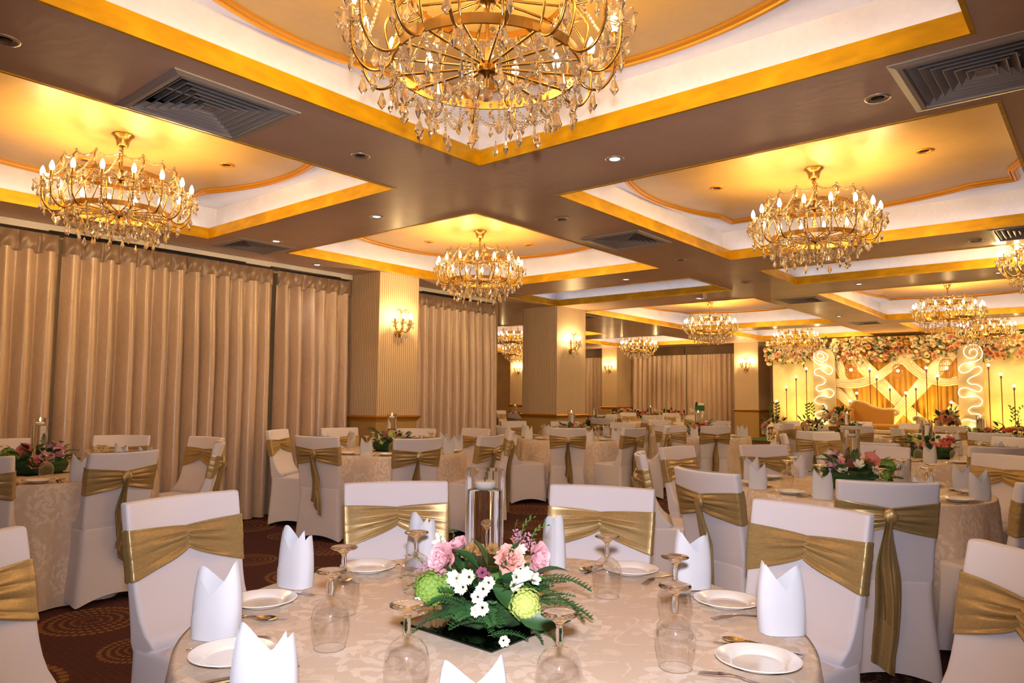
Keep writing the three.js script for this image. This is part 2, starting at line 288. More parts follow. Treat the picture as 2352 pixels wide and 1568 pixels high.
const dishGeo = (() => { const g = grid(40, 5, (u, v) => { const a = u * 2 * Math.PI, r = 0.008 + 0.048 * v, k = 1 + 0.1 * v * Math.cos(a * 8); return [Math.cos(a) * r * k, 0.022 * v * v - 0.006 * Math.sin(v * 3) + 0.004 * v * Math.cos(a * 8), Math.sin(a) * r * k]; }, true);
  const h = g.clone(); T(h, 0, -0.004, 0); const i = h.index.array; for (let k = 0; k < i.length; k += 3) { const t = i[k]; i[k] = i[k + 1]; i[k + 1] = t; } h.computeVertexNormals(); return merge([g, h]); })();
const armGeo = merge([tube([[0.335, -0.585, 0], [0.375, -0.635, 0], [0.43, -0.640, 0], [0.478, -0.585, 0], [0.49, -0.505, 0], [0.49, -0.47, 0]], 0.0062, 26, 8), tube([[0.285, -0.34, 0], [0.33, -0.40, 0], [0.37, -0.47, 0], [0.36, -0.55, 0], [0.335, -0.60, 0]], 0.005, 18, 6)]);
const crownGeo = tube([[0.28, -0.34, 0], [0.34, -0.35, 0], [0.395, -0.32, 0], [0.40, -0.275, 0], [0.38, -0.25, 0]], 0.0048, 18, 6);
const ringG = (r, y, h) => T(flatShade(lathe([[r - 0.004, -h / 2], [r + 0.004, -h / 2], [r + 0.004, h / 2], [r - 0.004, h / 2], [r - 0.004, -h / 2]], 64)), 0, y, 0);
const canopyGeo = lathe([[0, 0], [0.075, 0], [0.078, -0.006], [0.06, -0.02], [0.047, -0.05], [0.04, -0.085], [0.028, -0.097], [0, -0.1]], 24);
const stemGeo = merge([rod([0, -0.095, 0], [0, -0.72, 0], 0.0075, 8), T(new THREE.TorusGeometry(0.014, 0.004, 6, 14), 0, -0.115, 0), T(lathe([[0, 0.03], [0.014, 0.02], [0.018, 0], [0.014, -0.02], [0, -0.03]], 12), 0, -0.26, 0)]);
const hubGeo = y => T(lathe([[0, 0.02], [0.03, 0.02], [0.034, 0.016], [0.034, -0.016], [0.03, -0.02], [0.012, -0.022], [0.008, -0.04], [0, -0.045]], 24), 0, y, 0);
const spokeGeo = (r, y) => rod([0.045, y, 0], [r, y, 0], 0.0055, 6);
const G1 = spokeGeo(0.283, -0.33), G2 = spokeGeo(0.343, -0.595);
function buildChandelier(fine) {
  const o = new THREE.Group(); o.name = 'chandelier';
  mesh('canopy', canopyGeo, M.brass, o); mesh('stem', stemGeo, M.brass, o);
  mesh('upper_ring', ringG(0.285, -0.33, 0.03), M.brass, o); mesh('lower_ring', ringG(0.345, -0.595, 0.036), M.brass, o);
  mesh('hub', hubGeo(-0.33), M.brassDark, o); mesh('hub', hubGeo(-0.60), M.brassDark, o);
  mesh('finial_ball', T(ballGeo.clone(), 0, -0.70, 0), M.crystal, o);
  const bits = [], sp = [], arms = [];
  const putX = (name, geo, parent, p, ry = 0) => { if (fine) { const m = mesh(name, geo, M.crystal, parent, p); m.rotation.y = ry; return m; } };
  const acc = (geo, p, ry, frameAngle = 0) => { const g = geo.clone(); g.rotateY(ry); T(g, ...p); g.rotateY(frameAngle); bits.push(clean(g)); };
  for (let k = 0; k < NARM; k++) {
    const a = k * DA + 0.09;
    if (fine) { const s1 = mesh('spoke', G1, M.brass, o); s1.rotation.y = a; const s2 = mesh('spoke', G2, M.brass, o); s2.rotation.y = a; }
    else { for (const g of [G1, G2]) { const q = g.clone(); q.rotateY(a); sp.push(clean(q)); } }
    const arm = fine ? mesh('arm', armGeo, M.brass, o) : null; if (arm) arm.rotation.y = a; else { const q = armGeo.clone(); q.rotateY(a); sp.push(clean(q)); }
    const P = [0.49, -0.47, 0];
    if (fine) { mesh('drip_dish', dishGeo, M.crystal, arm, P); mesh('candle_sleeve', candleGeo, M.brass, arm, [0.49, -0.462, 0]); mesh('bulb', bulbGeo, M.bulb, arm, [0.49, -0.408, 0]); }
    else { acc(dishGeo, P, 0, a); const c = candleGeo.clone(); T(c, 0.49, -0.462, 0); c.rotateY(a); sp.push(clean(c)); const b = mesh('bulb', bulbGeo, M.bulb, o, polar(0.49, -0.408, a)); }
    for (let j = 0; j < 6; j++) { const t = j * Math.PI / 3 + 0.5 + k, p = [0.49 + 0.05 * Math.cos(t), -0.462, 0.05 * Math.sin(t)]; if (fine) putX('pendant', j % 2 ? pendantGeo : pendantSmall, arm, p, t + 1.57); else if (j % 2) acc(pendantGeo, p, t, a); }
    const low = [0.41, -0.655, 0]; if (fine) putX('pendant', pendantGeo, arm, low, 0.6); else acc(pendantGeo, low, 0.6, a);
    const drop2 = [0.49, -0.49, 0]; if (fine) { mesh('bead_drop', chain([0.49, -0.49, 0], [0.49, -0.585, 0], 0, 5), M.crystal, arm); putX('pendant', pendantGeo, arm, [0.49, -0.59, 0], 1 + k); } else acc(pendantGeo, [0.49, -0.53, 0], k, a);
    // crown arm between two lamps
    const c = a + DA / 2, tip = [0.385, -0.262, 0];
    if (fine) { const m = mesh('crown_arm', crownGeo, M.brass, o); m.rotation.y = c; putX('pendant', pendantGeo, m, tip, 0.4 + k); mesh('crown_bead', T(flat(new THREE.OctahedronGeometry(0.014, 0)), 0.382, -0.24, 0), M.crystal, m); putX('pendant', pendantGeo, m, [0.30, -0.35, 0], k); }
    else { const q = crownGeo.clone(); q.rotateY(c); sp.push(clean(q)); acc(pendantGeo, tip, 0.4, c); }
    const A = polar(0.382, -0.245, c), B = polar(0.382, -0.245, c + DA);
    const ch = [chain(A, B, 0.035, fine ? 13 : 7), chain(polar(0.382, -0.25, c), polar(0.49, -0.455, a), 0.03, fine ? 16 : 6)];
    // swags and drops under the lower ring
    const L = 0.075 + 0.05 * ((k * 7) % 3) / 2, r1 = 0.345;
    ch.push(chain(polar(r1, -0.615, a), polar(r1, -0.615, a + DA), 0.07, fine ? 12 : 6));
    ch.push(chain(polar(r1, -0.615, a), polar(r1 - 0.02, -0.615 - L, a), 0, fine ? 6 : 3));
    ch.push(chain(polar(r1, -0.615, a), polar(0.12, -0.69, a + 0.12), 0.10, fine ? 18 : 8));
    const pds = [[polar(r1 - 0.02, -0.62 - L, a), pendantGeo], [polar(r1, -0.69, a + DA / 2), pendantSmall], [polar(0.25, -0.75 - 0.03 * (k % 2), a + 0.1), pendantGeo]]; if (k % 2) pds.push([polar(0.12, -0.70, a + 0.12), pendantSmall]);
    if (k % 2) { ch.push(chain(polar(0.2, -0.60, a), polar(0.2, -0.70, a), 0, 5)); pds.push([polar(0.2, -0.705, a), pendantGeo]); }
    pds.push([polar(0.27, -0.345, c), pendantSmall]);
    if (fine) { for (const g of ch) mesh('bead_string', g, M.crystal, o); for (const [p, g] of pds) putX('pendant', g, o, p, a * 3 + p[1] * 9); }
    else { for (const g of ch) bits.push(g); for (const [p, g] of pds) acc(g, p, a * 3); }
  }
  if (!fine) { mesh('frame', merge(sp), M.brass, o); const m = mesh('crystal_strings', merge(bits), M.crystal, o); m.userData.kind = 'stuff'; }
  return o;
}
const chFine = buildChandelier(true), chFar = buildChandelier(false);
function hang(proto, x, z, label, lights, turn = 0) {
  const o = proto.clone(); o.name = 'chandelier'; o.position.set(x, UP - 0.013, z); o.rotation.y = turn; const sc = z > -1.85 ? 0.96 : 0.9; o.scale.setScalar(sc); tag(o, label, 'chandelier', undefined);
  for (let k = 0; k < lights; k++) { const a = Math.floor(k * NARM / lights) * DA + 0.09 + turn, p = polar(0.49, -0.38, a), l = new THREE.PointLight(WARM, (proto === chFine ? K.bulb : K.far) * 8 / lights, 0, 2); l.position.set(x + p[0] * sc, UP - 0.013 + p[1] * sc, z + p[2] * sc); l.castShadow = true; l.shadow.radius = 0.9; l.name = 'bulb_light'; scene.add(l); }
  return o;
}
hang(chFine, -1.65, -1.81, 'large crystal chandelier hanging over the round table with the pink roses', 8);
hang(chFine, -5.06, -1.91, 'brass and crystal chandelier beside the square air vent, before the tall curtains', 8, 0.1);
hang(chFine, -5.03, -5.45, 'crystal chandelier in front of the striped wall pillar', 8, 0.2);
hang(chFine, -1.65, -5.47, 'crystal chandelier in the coffer with two small gold spotlights and a dark vent beyond', 8, 0.05);
hang(chFar, -0.32, -8.1, 'crystal chandelier hanging in the narrow coffer, with only a few candle bulbs in view', 4);
hang(chFar, -5.5, -12.1, 'crystal chandelier in front of the end pillar by the gathered curtains', 4);
hang(chFar, -1.78, -12.0, 'crystal chandelier in front of the flower garland, the larger of two', 4, 0.1);
hang(chFar, -5.15, -15.6, 'crystal chandelier just before the end of the flower garland, left of the neon panel', 2);
hang(chFar, -1.7, -15.4, 'crystal chandelier against the flower garland, the lower of two', 2, 0.15);
hang(chFar, -9.15, -15.9, 'crystal chandelier before the dark end curtains', 2, 0.1);
hang(chFar, -10.15, -12.3, 'crystal chandelier in the side bay, half hidden by the column', 2);
hang(chFar, -13.2, -16.0, 'far crystal chandelier in the side bay, the lower one beside the column', 2);
// ---------- wall lamps ----------
function buildSconce() {
  const o = new THREE.Group(); o.name = 'wall_sconce';
  const pl = lathe([[0, 0.03], [0.02, 0.028], [0.045, 0.016], [0.055, 0.006], [0.055, 0], [0, 0]], 24); pl.rotateX(Math.PI / 2); mesh('back_plate', pl, M.brass, o);
  mesh('stem', merge([tube([[0, 0, 0.02], [0, 0.03, 0.06], [0, 0.11, 0.06], [0, 0.22, 0.05]], 0.007, 20, 6), T(ballGeo.clone().scale(0.6, 0.6, 0.6), 0, 0.24, 0.05)]), M.brass, o);
  const scroll = []; for (const s of [-1, -0.5, 0.5, 1]) scroll.push(tube([[0, 0.2, 0.05], [0.03 * s, 0.26, 0.06], [0.07 * s, 0.275, 0.07], [0.09 * s, 0.25, 0.075], [0.075 * s, 0.235, 0.075]], 0.004, 16, 5)); mesh('top_scroll', merge(scroll), M.brass, o);
  for (let k = 0; k < 4; k++) {
    const a = lerp(-70, 70, k / 3) * R, d = [Math.sin(a), Math.cos(a)], P = r => [d[0] * r, 0, 0.05 + d[1] * r * 0.75];
    const p = (r, y) => { const q = P(r); return [q[0], y, q[2]]; };
    const arm = mesh('arm', tube([p(0, 0.05), p(0.05, 0.01), p(0.1, 0.03), p(0.13, 0.085), p(0.13, 0.105)], 0.005, 20, 6), M.brass, o);
    mesh('drip_dish', dishGeo, M.crystal, arm, p(0.13, 0.105)).scale.setScalar(0.8); mesh('candle_sleeve', candleGeo, M.brass, arm, p(0.13, 0.11)); mesh('bulb', bulbGeo, M.bulb, arm, p(0.13, 0.163));
    for (const j of [0, 1, 2]) { const m = mesh('pendant', j ? pendantSmall : pendantGeo, M.crystal, arm, p(0.13 + 0.03 * (j - 1), 0.095)); m.rotation.y = a + j; }
    mesh('bead_string', chain(p(0.13, 0.09), p(0.02, 0.2), 0.03, 10), M.crystal, arm);
    mesh('pendant', pendantGeo, M.crystal, arm, p(0.07, 0.0));
  }
  mesh('pendant', pendantGeo, M.crystal, o, [0, -0.05, 0.05]);
  return o;
}
const sconce = buildSconce();
function putSconce(x, y, z, turn, label) {
  const o = sconce.clone(); o.position.set(x, y, z); o.rotation.y = turn; tag(o, label, 'wall lamp');
  for (const s of [-1, 1]) { const l = new THREE.PointLight(WARM, K.sconce, 0, 2); const v = V(0.122 * s, 0.19, 0.05 + 0.033).applyAxisAngle(V(0, 1, 0), turn); l.position.set(x + v.x, y + v.y, z + v.z); l.castShadow = true; l.name = 'sconce_light'; scene.add(l); }
}
putSconce(-6.40, 2.02, -5.54, Math.PI / 2, 'brass and crystal wall lamp on the striped wall pillar between curtains');
putSconce(-6.58, 2.03, -9.30, Math.PI / 2, 'brass and crystal wall lamp on the free-standing striped column');
putSconce(-10.99, 2.05, -17.45, 0, 'crystal wall lamp on the slim pillar between the end curtains');
putSconce(-7.0, 2.05, -17.5, 0, 'crystal wall lamp on the tan pillar beside the flower stage');
putSconce(-14.4, 2.05, -17.5, 0, 'crystal wall lamp in the far side bay left of the column');
// ---------- recessed spots ----------
const bezelG = lathe([[0.028, 0.012], [0.034, -0.002], [0.046, -0.007], [0.056, -0.004], [0.057, 0.004], [0.05, 0.012]], 24), lensG = lathe([[0, -0.0045], [0.016, -0.004], [0.029, -0.0015], [0.031, 0.004]], 16);
function spot(x, z, y, lit, bez, label, group) {
  const o = new THREE.Group(); o.name = 'recessed_spotlight'; o.position.set(x, y, z); mesh('bezel', bezelG, bez, o); mesh('spot_lens', lensG, lit ? M.downlight : M.darkLens, o); tag(o, label, 'spotlight', group);
  if (lit) { const l = new THREE.SpotLight(new THREE.Color().setRGB(1, 0.96, 0.95), 0.8, 6, 40 * R, 0.7, 2); l.position.set(x, y - 0.02, z); l.target.position.set(x, 0, z); l.castShadow = true; l.name = 'spot_light'; scene.add(l, l.target); }
}
for (const [x, z] of [[-2.22, -3.58], [-4.45, -3.6], [-5.93, -3.62], [-6.65, -4.57], [-4.43, -7.4], [-4.44, -9.4], [-3.5, -12.8], [-0.9, -9.42], [-2.32, -9.36]]) spot(x, z, SO, 1, M.bezel, 'lit white recessed spotlight set in a taupe ceiling beam', 'lit spotlights in the beams');
for (const [x, z] of [[-3.38, -2.6], [-3.32, -4.56], [-3.34, -6.66], [-0.79, -3.6], [-3.39, -0.81], [-3.37, -8.44], [-0.87, -7.4]]) spot(x, z, SO, 0, M.bezel, 'unlit recessed spotlight with a dark lens in a taupe beam', 'unlit spotlights in the beams');
for (const [x, z] of [[-5.1, -2.67], [-5.85, -1.95], [-2.43, -5.5], [-0.93, -5.54], [-5.86, -5.5], [-5.06, -6.3], [-4.5, -12.0]]) spot(x, z, UP - 0.014, 0, M.molding, 'small gold recessed spotlight in a shaped ceiling panel', 'gold spotlights in the ceiling panels');
// ---------- air vents ----------
function vent(x, z, s, label) {
  const o = new THREE.Group(); o.name = 'air_vent'; o.position.set(x, SO, z);
  const sq = q => [[-q, -q], [q, -q], [q, q], [-q, q]], q0 = s / 2 - 0.05;
  mesh('frame', clean(sweepClosed(sq(s / 2), [[0, 0], [0.0, -0.005], [-0.03, -0.012], [-0.05, -0.012], [-0.062, 0.02], [-0.058, 0.022], [-0.046, -0.006], [0, 0]])), M.vent, o);
  mesh('duct_box', merge([bx(-q0, q0, 0.074, 0.08, -q0, q0), bx(-q0 - 0.003, -q0, 0.002, 0.08, -q0, q0), bx(q0, q0 + 0.003, 0.002, 0.08, -q0, q0), bx(-q0, q0, 0.002, 0.08, -q0 - 0.003, -q0), bx(-q0, q0, 0.002, 0.08, q0, q0 + 0.003)]), M.duct, o);
  const n = 6; for (let k = 0; k < n; k++) { const q = q0 - 0.012 - k * (q0 - 0.03) / n; mesh('louvre', clean(sweepClosed(sq(q), [[0, -0.008], [-0.003, -0.009], [-0.036, 0.026], [-0.034, 0.028], [0, -0.005], [0, -0.008]])), M.vent, o); }
  mesh('support_bar', merge([bx(-q0, q0, 0.028, 0.036, -0.006, 0.006), bx(-0.006, 0.006, 0.028, 0.036, -q0, q0)]), M.vent, o);
  mesh('centre_cap', flat(T(new THREE.ConeGeometry(0.04, 0.03, 4).rotateY(Math.PI / 4), 0, 0.012, 0)), M.vent, o);
  tag(o, label, 'air vent');
}
for (const v of VENTS) vent(...v);
// ---------- curtains ----------
function drape(z0, z1, seedv, h0, h1, pitch = 0.155, amp = 0.115) { // hangs along z, folds towards +x
  const L = Math.abs(z1 - z0), n = Math.round(L / 0.0085), rng = []; let x = 0, ph = [0]; seed = seedv;
  const folds = Math.round(L / pitch); for (let i = 0; i < folds; i++) rng.push([rr(0.7, 1.25), rr(-0.35, 0.35), rr(0.6, 1.3)]);
  return grid(n, 26, (u, v) => {
    const y = lerp(h0, h1, v), f = u * folds, i = Math.min(folds - 1, Math.floor(f)), t = f - i, w = rng[i], top = ss(0.62, 1, v), bot = 1 - v;
    const sh = Math.sin(Math.PI * Math.pow(t, 1 + 0.35 * w[1])), pin = Math.pow(sh, lerp(0.75, 1.5, top));
    const a = amp * (w[0] * lerp(1.0, 0.75, top)) * (1 + 0.25 * bot * w[2]);
    const sway = 0.012 * bot * Math.sin(7 * u * L + seedv) ;
    return [a * pin + sway + 0.01 * Math.sin(y * 3 + i * 2.1) * bot, y, lerp(z0, z1, u) + 0.018 * w[1] * Math.sin(2 * Math.PI * t)];
  });
}
function band(z0, z1, seedv, y0, y1, pitch) { seed = seedv + 3; const L = Math.abs(z1 - z0), n = Math.round(L / 0.012), folds = Math.round(L / pitch);
  return grid(n, 10, (u, v) => { const t = u * folds - Math.floor(u * folds), puff = Math.pow(Math.sin(Math.PI * t), 0.45); return [0.015 + 0.04 * puff * (0.55 + 0.45 * Math.sin(Math.PI * v)) + 0.006 * Math.sin(u * L * 60 + v * 6), lerp(y0, y1, v) + 0.012 * (1 - puff) * (v - 0.5), lerp(z0, z1, u)]; }); }
function curtain(x, z0, z1, sd, label, group, along = 'z', y1 = 2.63) {
  const o = new THREE.Group(); o.name = 'curtain';
  let d = drape(z0, z1, sd, 0.012, y1 - 0.15), b = band(z0, z1, sd, y1 - 0.165, y1, 0.155);
  const uvs = (g, w, h) => { const q = g.attributes.uv; for (let i = 0; i < q.count; i++) q.setXY(i, q.getX(i) * w, q.getY(i) * h); };
  uvs(d, Math.abs(z1 - z0), 2.4);
  mesh('drape', d, M.curtain, o); mesh('pleated_heading', b, M.curtainBand, o);
  if (along === 'z') o.position.set(x, 0, 0); else { o.position.set(0, 0, x); o.rotation.y = -Math.PI / 2; o.scale.z = 1; }
  return tag(o, label, 'curtain', group);
}
const CX = WALLX + 0.1;
curtain(CX, -2.15, 1.9, 11, 'long taupe satin curtain behind the left table, running up to the first dark gap');
curtain(CX, -3.265, -2.175, 23, 'taupe satin curtain between the first dark gap and the twisted fold');
curtain(CX, -4.205, -3.26, 37, 'taupe satin curtain left of the narrow open gap, with a twisted loose edge');
curtain(CX, -5.24, -4.26, 41, 'taupe satin curtain between the narrow gap and the striped wall pillar');
curtain(CX, -7.86, -5.9, 53, 'taupe satin curtain between the striped wall pillar and the free end');
{ const rail = thing('curtain_track', 'white curtain track boxing above the tall satin curtains', 'curtain track', [WALLX, 0, 0]);
  mesh('boxing', metricUV(bx(0.002, 0.15, 2.655, SO - 0.002, -5.24, 1.9)), M.white, rail); mesh('boxing', metricUV(bx(0.002, 0.15, 2.655, SO - 0.002, -7.84, -5.88)), M.white, rail);
  for (const z of [-1.1, -2.5, -3.4, -4.6, -6.8]) mesh('track', bx(0.15, 0.175, 2.645, 2.66, z - 0.45, z + 0.45), M.mirrorEdge, rail); }
const endC = (xa, xb, sd, label, group) => { const L = xb - xa, o = new THREE.Group(); o.name = 'curtain'; const d = drape(0, L, sd, 0.012, 2.52, 0.15, 0.06); const q = d.attributes.uv; for (let i = 0; i < q.count; i++) q.setXY(i, q.getX(i) * L, q.getY(i) * 2.4);
  mesh('drape', d, M.curtain, o); mesh('pelmet', bx(-0.03, 0.12, 2.5, SO - 0.002, 0, L), std(S(0x5a4028), 0.6), o); o.rotation.y = -Math.PI / 2; o.position.set(xb, 0, Z0 + 0.06); o.scale.x = 1; return tag(o, label, 'curtain', group); };
endC(-13.8, -11.3, 61, 'dark gathered end curtain glimpsed between the column and the slim pillar');
endC(-10.7, -9.0, 67, 'gathered brown end curtain next to the slim pillar with the wall lamp');
endC(-8.98, -7.36, 71, 'gathered brown end curtain behind the white board, next to the stage pillar');
// ---------- chairs in stretch covers with gold sashes ----------
function rrect(n, hx, hz, r) { // n points round a rounded rectangle, from the front middle, evenly by length
  const L = [2 * (hx - r), 2 * (hz - r)], q = Math.PI * r / 2, per = 2 * (L[0] + L[1]) + 4 * q, out = [];
  for (let i = 0; i < n; i++) {
    let s = (i / n) * per + L[0] / 2; s %= per; let p;
    const seg = [[L[0], t => [-hx + r + t, hz]], [q, t => [hx - r + r * Math.sin(t / r), hz - r + r * Math.cos(t / r)]], [L[1], t => [hx, hz - r - t]], [q, t => [hx - r + r * Math.cos(t / r), -hz + r - r * Math.sin(t / r)]], [L[0], t => [hx - r - t, -hz]], [q, t => [-hx + r - r * Math.sin(t / r), -hz + r - r * Math.cos(t / r)]], [L[1], t => [-hx, -hz + r + t]], [q, t => [-hx + r - r * Math.cos(t / r), hz - r + r * Math.sin(t / r)]]];
    for (const [l, f] of seg) { if (s <= l) { p = f(s); break; } s -= l; } out.push(p || [0, hz]);
  }
  return out;
}
function loft(rings) { // rings of equal length, closed
  const n = rings[0].length, nv = rings.length - 1;
  return grid(n, nv, (u, v) => rings[Math.round(v * nv)][Math.round(u * n) % n], true);
}
const CH = 0.925, wAt = y => lerp(0.203, 0.219, ss(0.45, 0.93, y)) + 0.026 * (1 - ss(0, 0.4, y)), zBack = y => -0.232 + 0.015 * ss(0, 0.45, y) - 0.075 * Math.pow(clamp((y - 0.45) / 0.475, 0, 1), 1.4);
function chairCover() {
  const N = 120, rings = [];
  const base = rrect(N, 1, 1, 0.14);
  for (let j = 0; j <= 10; j++) {
    const v = j / 10;
    rings.push(base.map(([x, z]) => { const side = Math.max(Math.abs(x), Math.abs(z)) === Math.abs(x) ? z : x; const hem = 0.052 * Math.pow(Math.cos(clamp(side, -1, 1) * Math.PI / 2), 0.8) + 0.004, y = lerp(hem, 0.452, v), w = wAt(y), zb = zBack(y), zf = 0.222 + 0.016 * (1 - ss(0, 0.4, y)); return [x * w, y, lerp(zb, zf, (z + 1) / 2)]; }));
  }
  for (const [s, y] of [[0.992, 0.463], [0.97, 0.471], [0.92, 0.475], [0.6, 0.482], [0.3, 0.484], [0.02, 0.485]]) rings.push(base.map(([x, z]) => [x * wAt(0.45) * s, y, lerp(zBack(0.45), 0.222, (z * s + 1) / 2)]));
  const lower = loft(rings), up = [], sec = rrect(N, 1, 1, 0.2);
  const thick = 0.024, rows = []; for (let j = 0; j <= 24; j++) { const y = lerp(0.062, CH - 0.02, j / 24); rows.push([y, y < 0.47 ? 0.97 : 1, 1]); } rows.push([CH - 0.008, 0.999, 1], [CH - 0.003, 0.995, 0.95], [CH, 0.985, 0.75], [CH + 0.001, 0.97, 0.4], [CH + 0.0012, 0.95, 0.02]);
  const slabRect = rrect(N, 0.219, thick, 0.012);
  for (const [y, sx, sz] of rows) up.push(slabRect.map(([x, z]) => { const w = wAt(y), xx = x / 0.219 * w * sx, bow = -0.035 * (1 - (x / 0.219) ** 2) * ss(0.45, 0.9, y), fil = z > 0 ? 0.11 * ss(0.44, 0.475, y) * Math.exp(-Math.max(0, y - 0.475) / 0.055) : 0; const sag = 0.012 * ss(0.8, 0.925, y) * (1 - (x / 0.219) ** 2) * (z < 0 ? -1 : 0.2); return [xx, y + sag * 0.3, zBack(y) + thick + z * sz + bow + fil + 0.008 * (1 - ss(0.44, 0.475, y))]; }));
  return merge([lower, loft(up)]);
}
function slabPoint(x, z, y, off) { const thick = 0.024, w = wAt(y), f = x / 0.219, bow = -0.035 * (1 - f * f) * ss(0.45, 0.9, y); const nx = Math.abs(x) > 0.205 ? Math.sign(x) * off : 0; const nz = Math.sign(z) * off * (Math.abs(z) > 0.015 ? 1 : Math.abs(z) / 0.015); return [f * w + nx, y, zBack(y) + thick + z + bow + nz]; }
function sashGeo(v0) {
  const N = 150, slab = rrect(N, 0.219, 0.024, 0.012);
  return grid(N, 40, (u, v) => {
    const [x, z] = slab[Math.round(u * N) % N], front = z > 0, f = Math.abs(x) / 0.219, e = Math.pow(f, 0.75), s = v * 2 - 1;
    const half = front ? lerp(0.036, 0.083, e) : lerp(0.045, 0.083, e), yc = front ? lerp(0.79, 0.758, e) : lerp(0.762, 0.752, e) ;
    const y = yc + s * half, k = lerp(front ? 4.2 : 4.4, 4.0, e), fold = Math.pow(Math.abs(Math.sin(s * Math.PI * k / 2 + v0 + (x > 0 ? 0.6 : 0) + f * 0.5)), 0.42), amt = lerp(0.024, 0.002, ss(0.15, 1.0, f)) * (0.7 + 0.3 * Math.sin(s * 5 + v0));
    return slabPoint(x, z, y, 0.004 + amt * fold * (Math.abs(s) > 0.96 ? 0.4 : 1));
  }, true);
}
function tailGeo(len, lean, w0, ph) { // a hanging folded strip behind the back
  return grid(14, 24, (u, v) => { const y = 0.765 - len * v, w = w0 * (0.32 + 0.68 * ss(0, 0.45, v)) * (1 - 0.12 * ss(0.8, 1, v)), s = u * 2 - 1; return [s * w + lean * v + 0.01 * Math.sin(v * 5 + ph), y + (v > 0.95 ? 0.035 * s : 0), Math.min(zBack(Math.max(y, 0.02)) - 0.05 * ss(0.45, 0.9, y), -0.232) - 0.022 - 0.014 * Math.cos(s * Math.PI * 1.5 + ph) - 0.02 * v * (1 - v)]; });
}
const coverG = chairCover(), sashA = sashGeo(0.4), sashB = sashGeo(1.7), knotG = (() => { const g = grid(20, 12, (u, v) => { const a = u * 2 * Math.PI, b = v * Math.PI, r = 1 + 0.16 * Math.sin(3 * a + 4 * v); return [0.03 * Math.sin(b) * Math.cos(a) * r, 0.036 * Math.cos(b), 0.02 * Math.sin(b) * Math.sin(a) * r]; }, true); return T(g, 0, 0.772, -0.312); })();
const tails = [[tailGeo(0.52, -0.02, 0.036, 0), tailGeo(0.44, 0.012, 0.026, 1.4)], [tailGeo(0.69, 0.03, 0.06, 2), tailGeo(0.5, 0.005, 0.035, 0.5)], [tailGeo(0.56, 0.01, 0.03, 1), tailGeo(0.55, -0.012, 0.024, 3)]];
function buildChair(k) { const o = new THREE.Group(); o.name = 'banquet_chair'; mesh('chair_cover', coverG, M.cover, o); const s = mesh('sash', k % 2 ? sashB : sashA, M.sash, o); mesh('sash_knot', knotG, M.sash, s); mesh('sash_tail', merge([tails[k][0]]), M.sash, s); const t = mesh('sash_tail', merge([tails[k][1]]), M.sash, s); t.position.z = -0.012; return o; }
const chairs = [0, 1, 2].map(buildChair); let chairCount = 0;
function chair(x, z, turnDeg, label, group, kind) { // x, z: middle of the top of the back
  const t = turnDeg * R, o = chairs[kind ?? chairCount++ % 3].clone(); o.name = 'banquet_chair'; o.position.set(x + Math.sin(t) * 0.295, 0, z + Math.cos(t) * 0.295); o.rotation.y = t; tag(o, label, 'chair', group); return o;
}
// ---------- round tables ----------
const TH = 0.735, TR0 = 0.75;
const clothGeo = (() => { const n = 200, rows = [0.001, 0.2, 0.4, 0.55, 0.68, 0.735];
  const g = grid(n, 24, (u, v) => { const j = Math.round(v * 24), a = u * 2 * Math.PI; if (j < 6) return [Math.cos(a) * rows[j], TH, Math.sin(a) * rows[j]]; const q = (j - 6) / 18; if (q === 0) return [Math.cos(a) * 0.747, TH - 0.004, Math.sin(a) * 0.747];
    const amp = 0.045 * Math.pow(q, 0.7) * (0.6 + 0.4 * Math.sin(a * 3 + 1)), r = 0.752 + 0.045 * q + amp * (0.6 * Math.cos(a * 13 + 0.6 * Math.sin(a * 4)) + 0.4 * Math.cos(a * 22 + 2)); return [Math.cos(a) * r, lerp(TH - 0.012, 0.012, q), Math.sin(a) * r]; }, true);
  const uv = g.attributes.uv, p = g.attributes.position; for (let i = 0; i < uv.count; i++) { const j = Math.floor(i / (n + 1)), a = (i % (n + 1)) / n * 2 * Math.PI, rad = j < 6 ? rows[j] : 0.75 + (TH - p.getY(i)); uv.setXY(i, Math.cos(a) * rad * 2.2, Math.sin(a) * rad * 2.2); } return g; })();
const topG = T(lathe([[0, 0.02], [0.72, 0.02], [0.735, 0.012], [0.735, -0.008], [0, -0.008]], 48), 0, TH - 0.026, 0), pedG = merge([rod([0, 0, 0], [0, TH - 0.03, 0], 0.03, 12), ...[0, 1, 2, 3].map(k => { const a = k * Math.PI / 2; return rod([0, 0.12, 0], [Math.cos(a) * 0.4, 0.02, Math.sin(a) * 0.4], 0.02, 8); })]);
const darkWood = std(S(0x3d2a1c), 0.6);
function table(x, z, where) {
  const o = thing('round_table', 'round banquet table under the cloth of ' + where, 'table', [x, 0, z]); mesh('tabletop', topG, darkWood, o); mesh('pedestal', pedG, darkWood, o);
  const c = mesh('tablecloth', clothGeo, M.cloth, null, [x, 0, z]); c.rotation.y = x * 3 + z; tag(c, 'cream damask tablecloth hanging to the floor on ' + where, 'tablecloth');
}
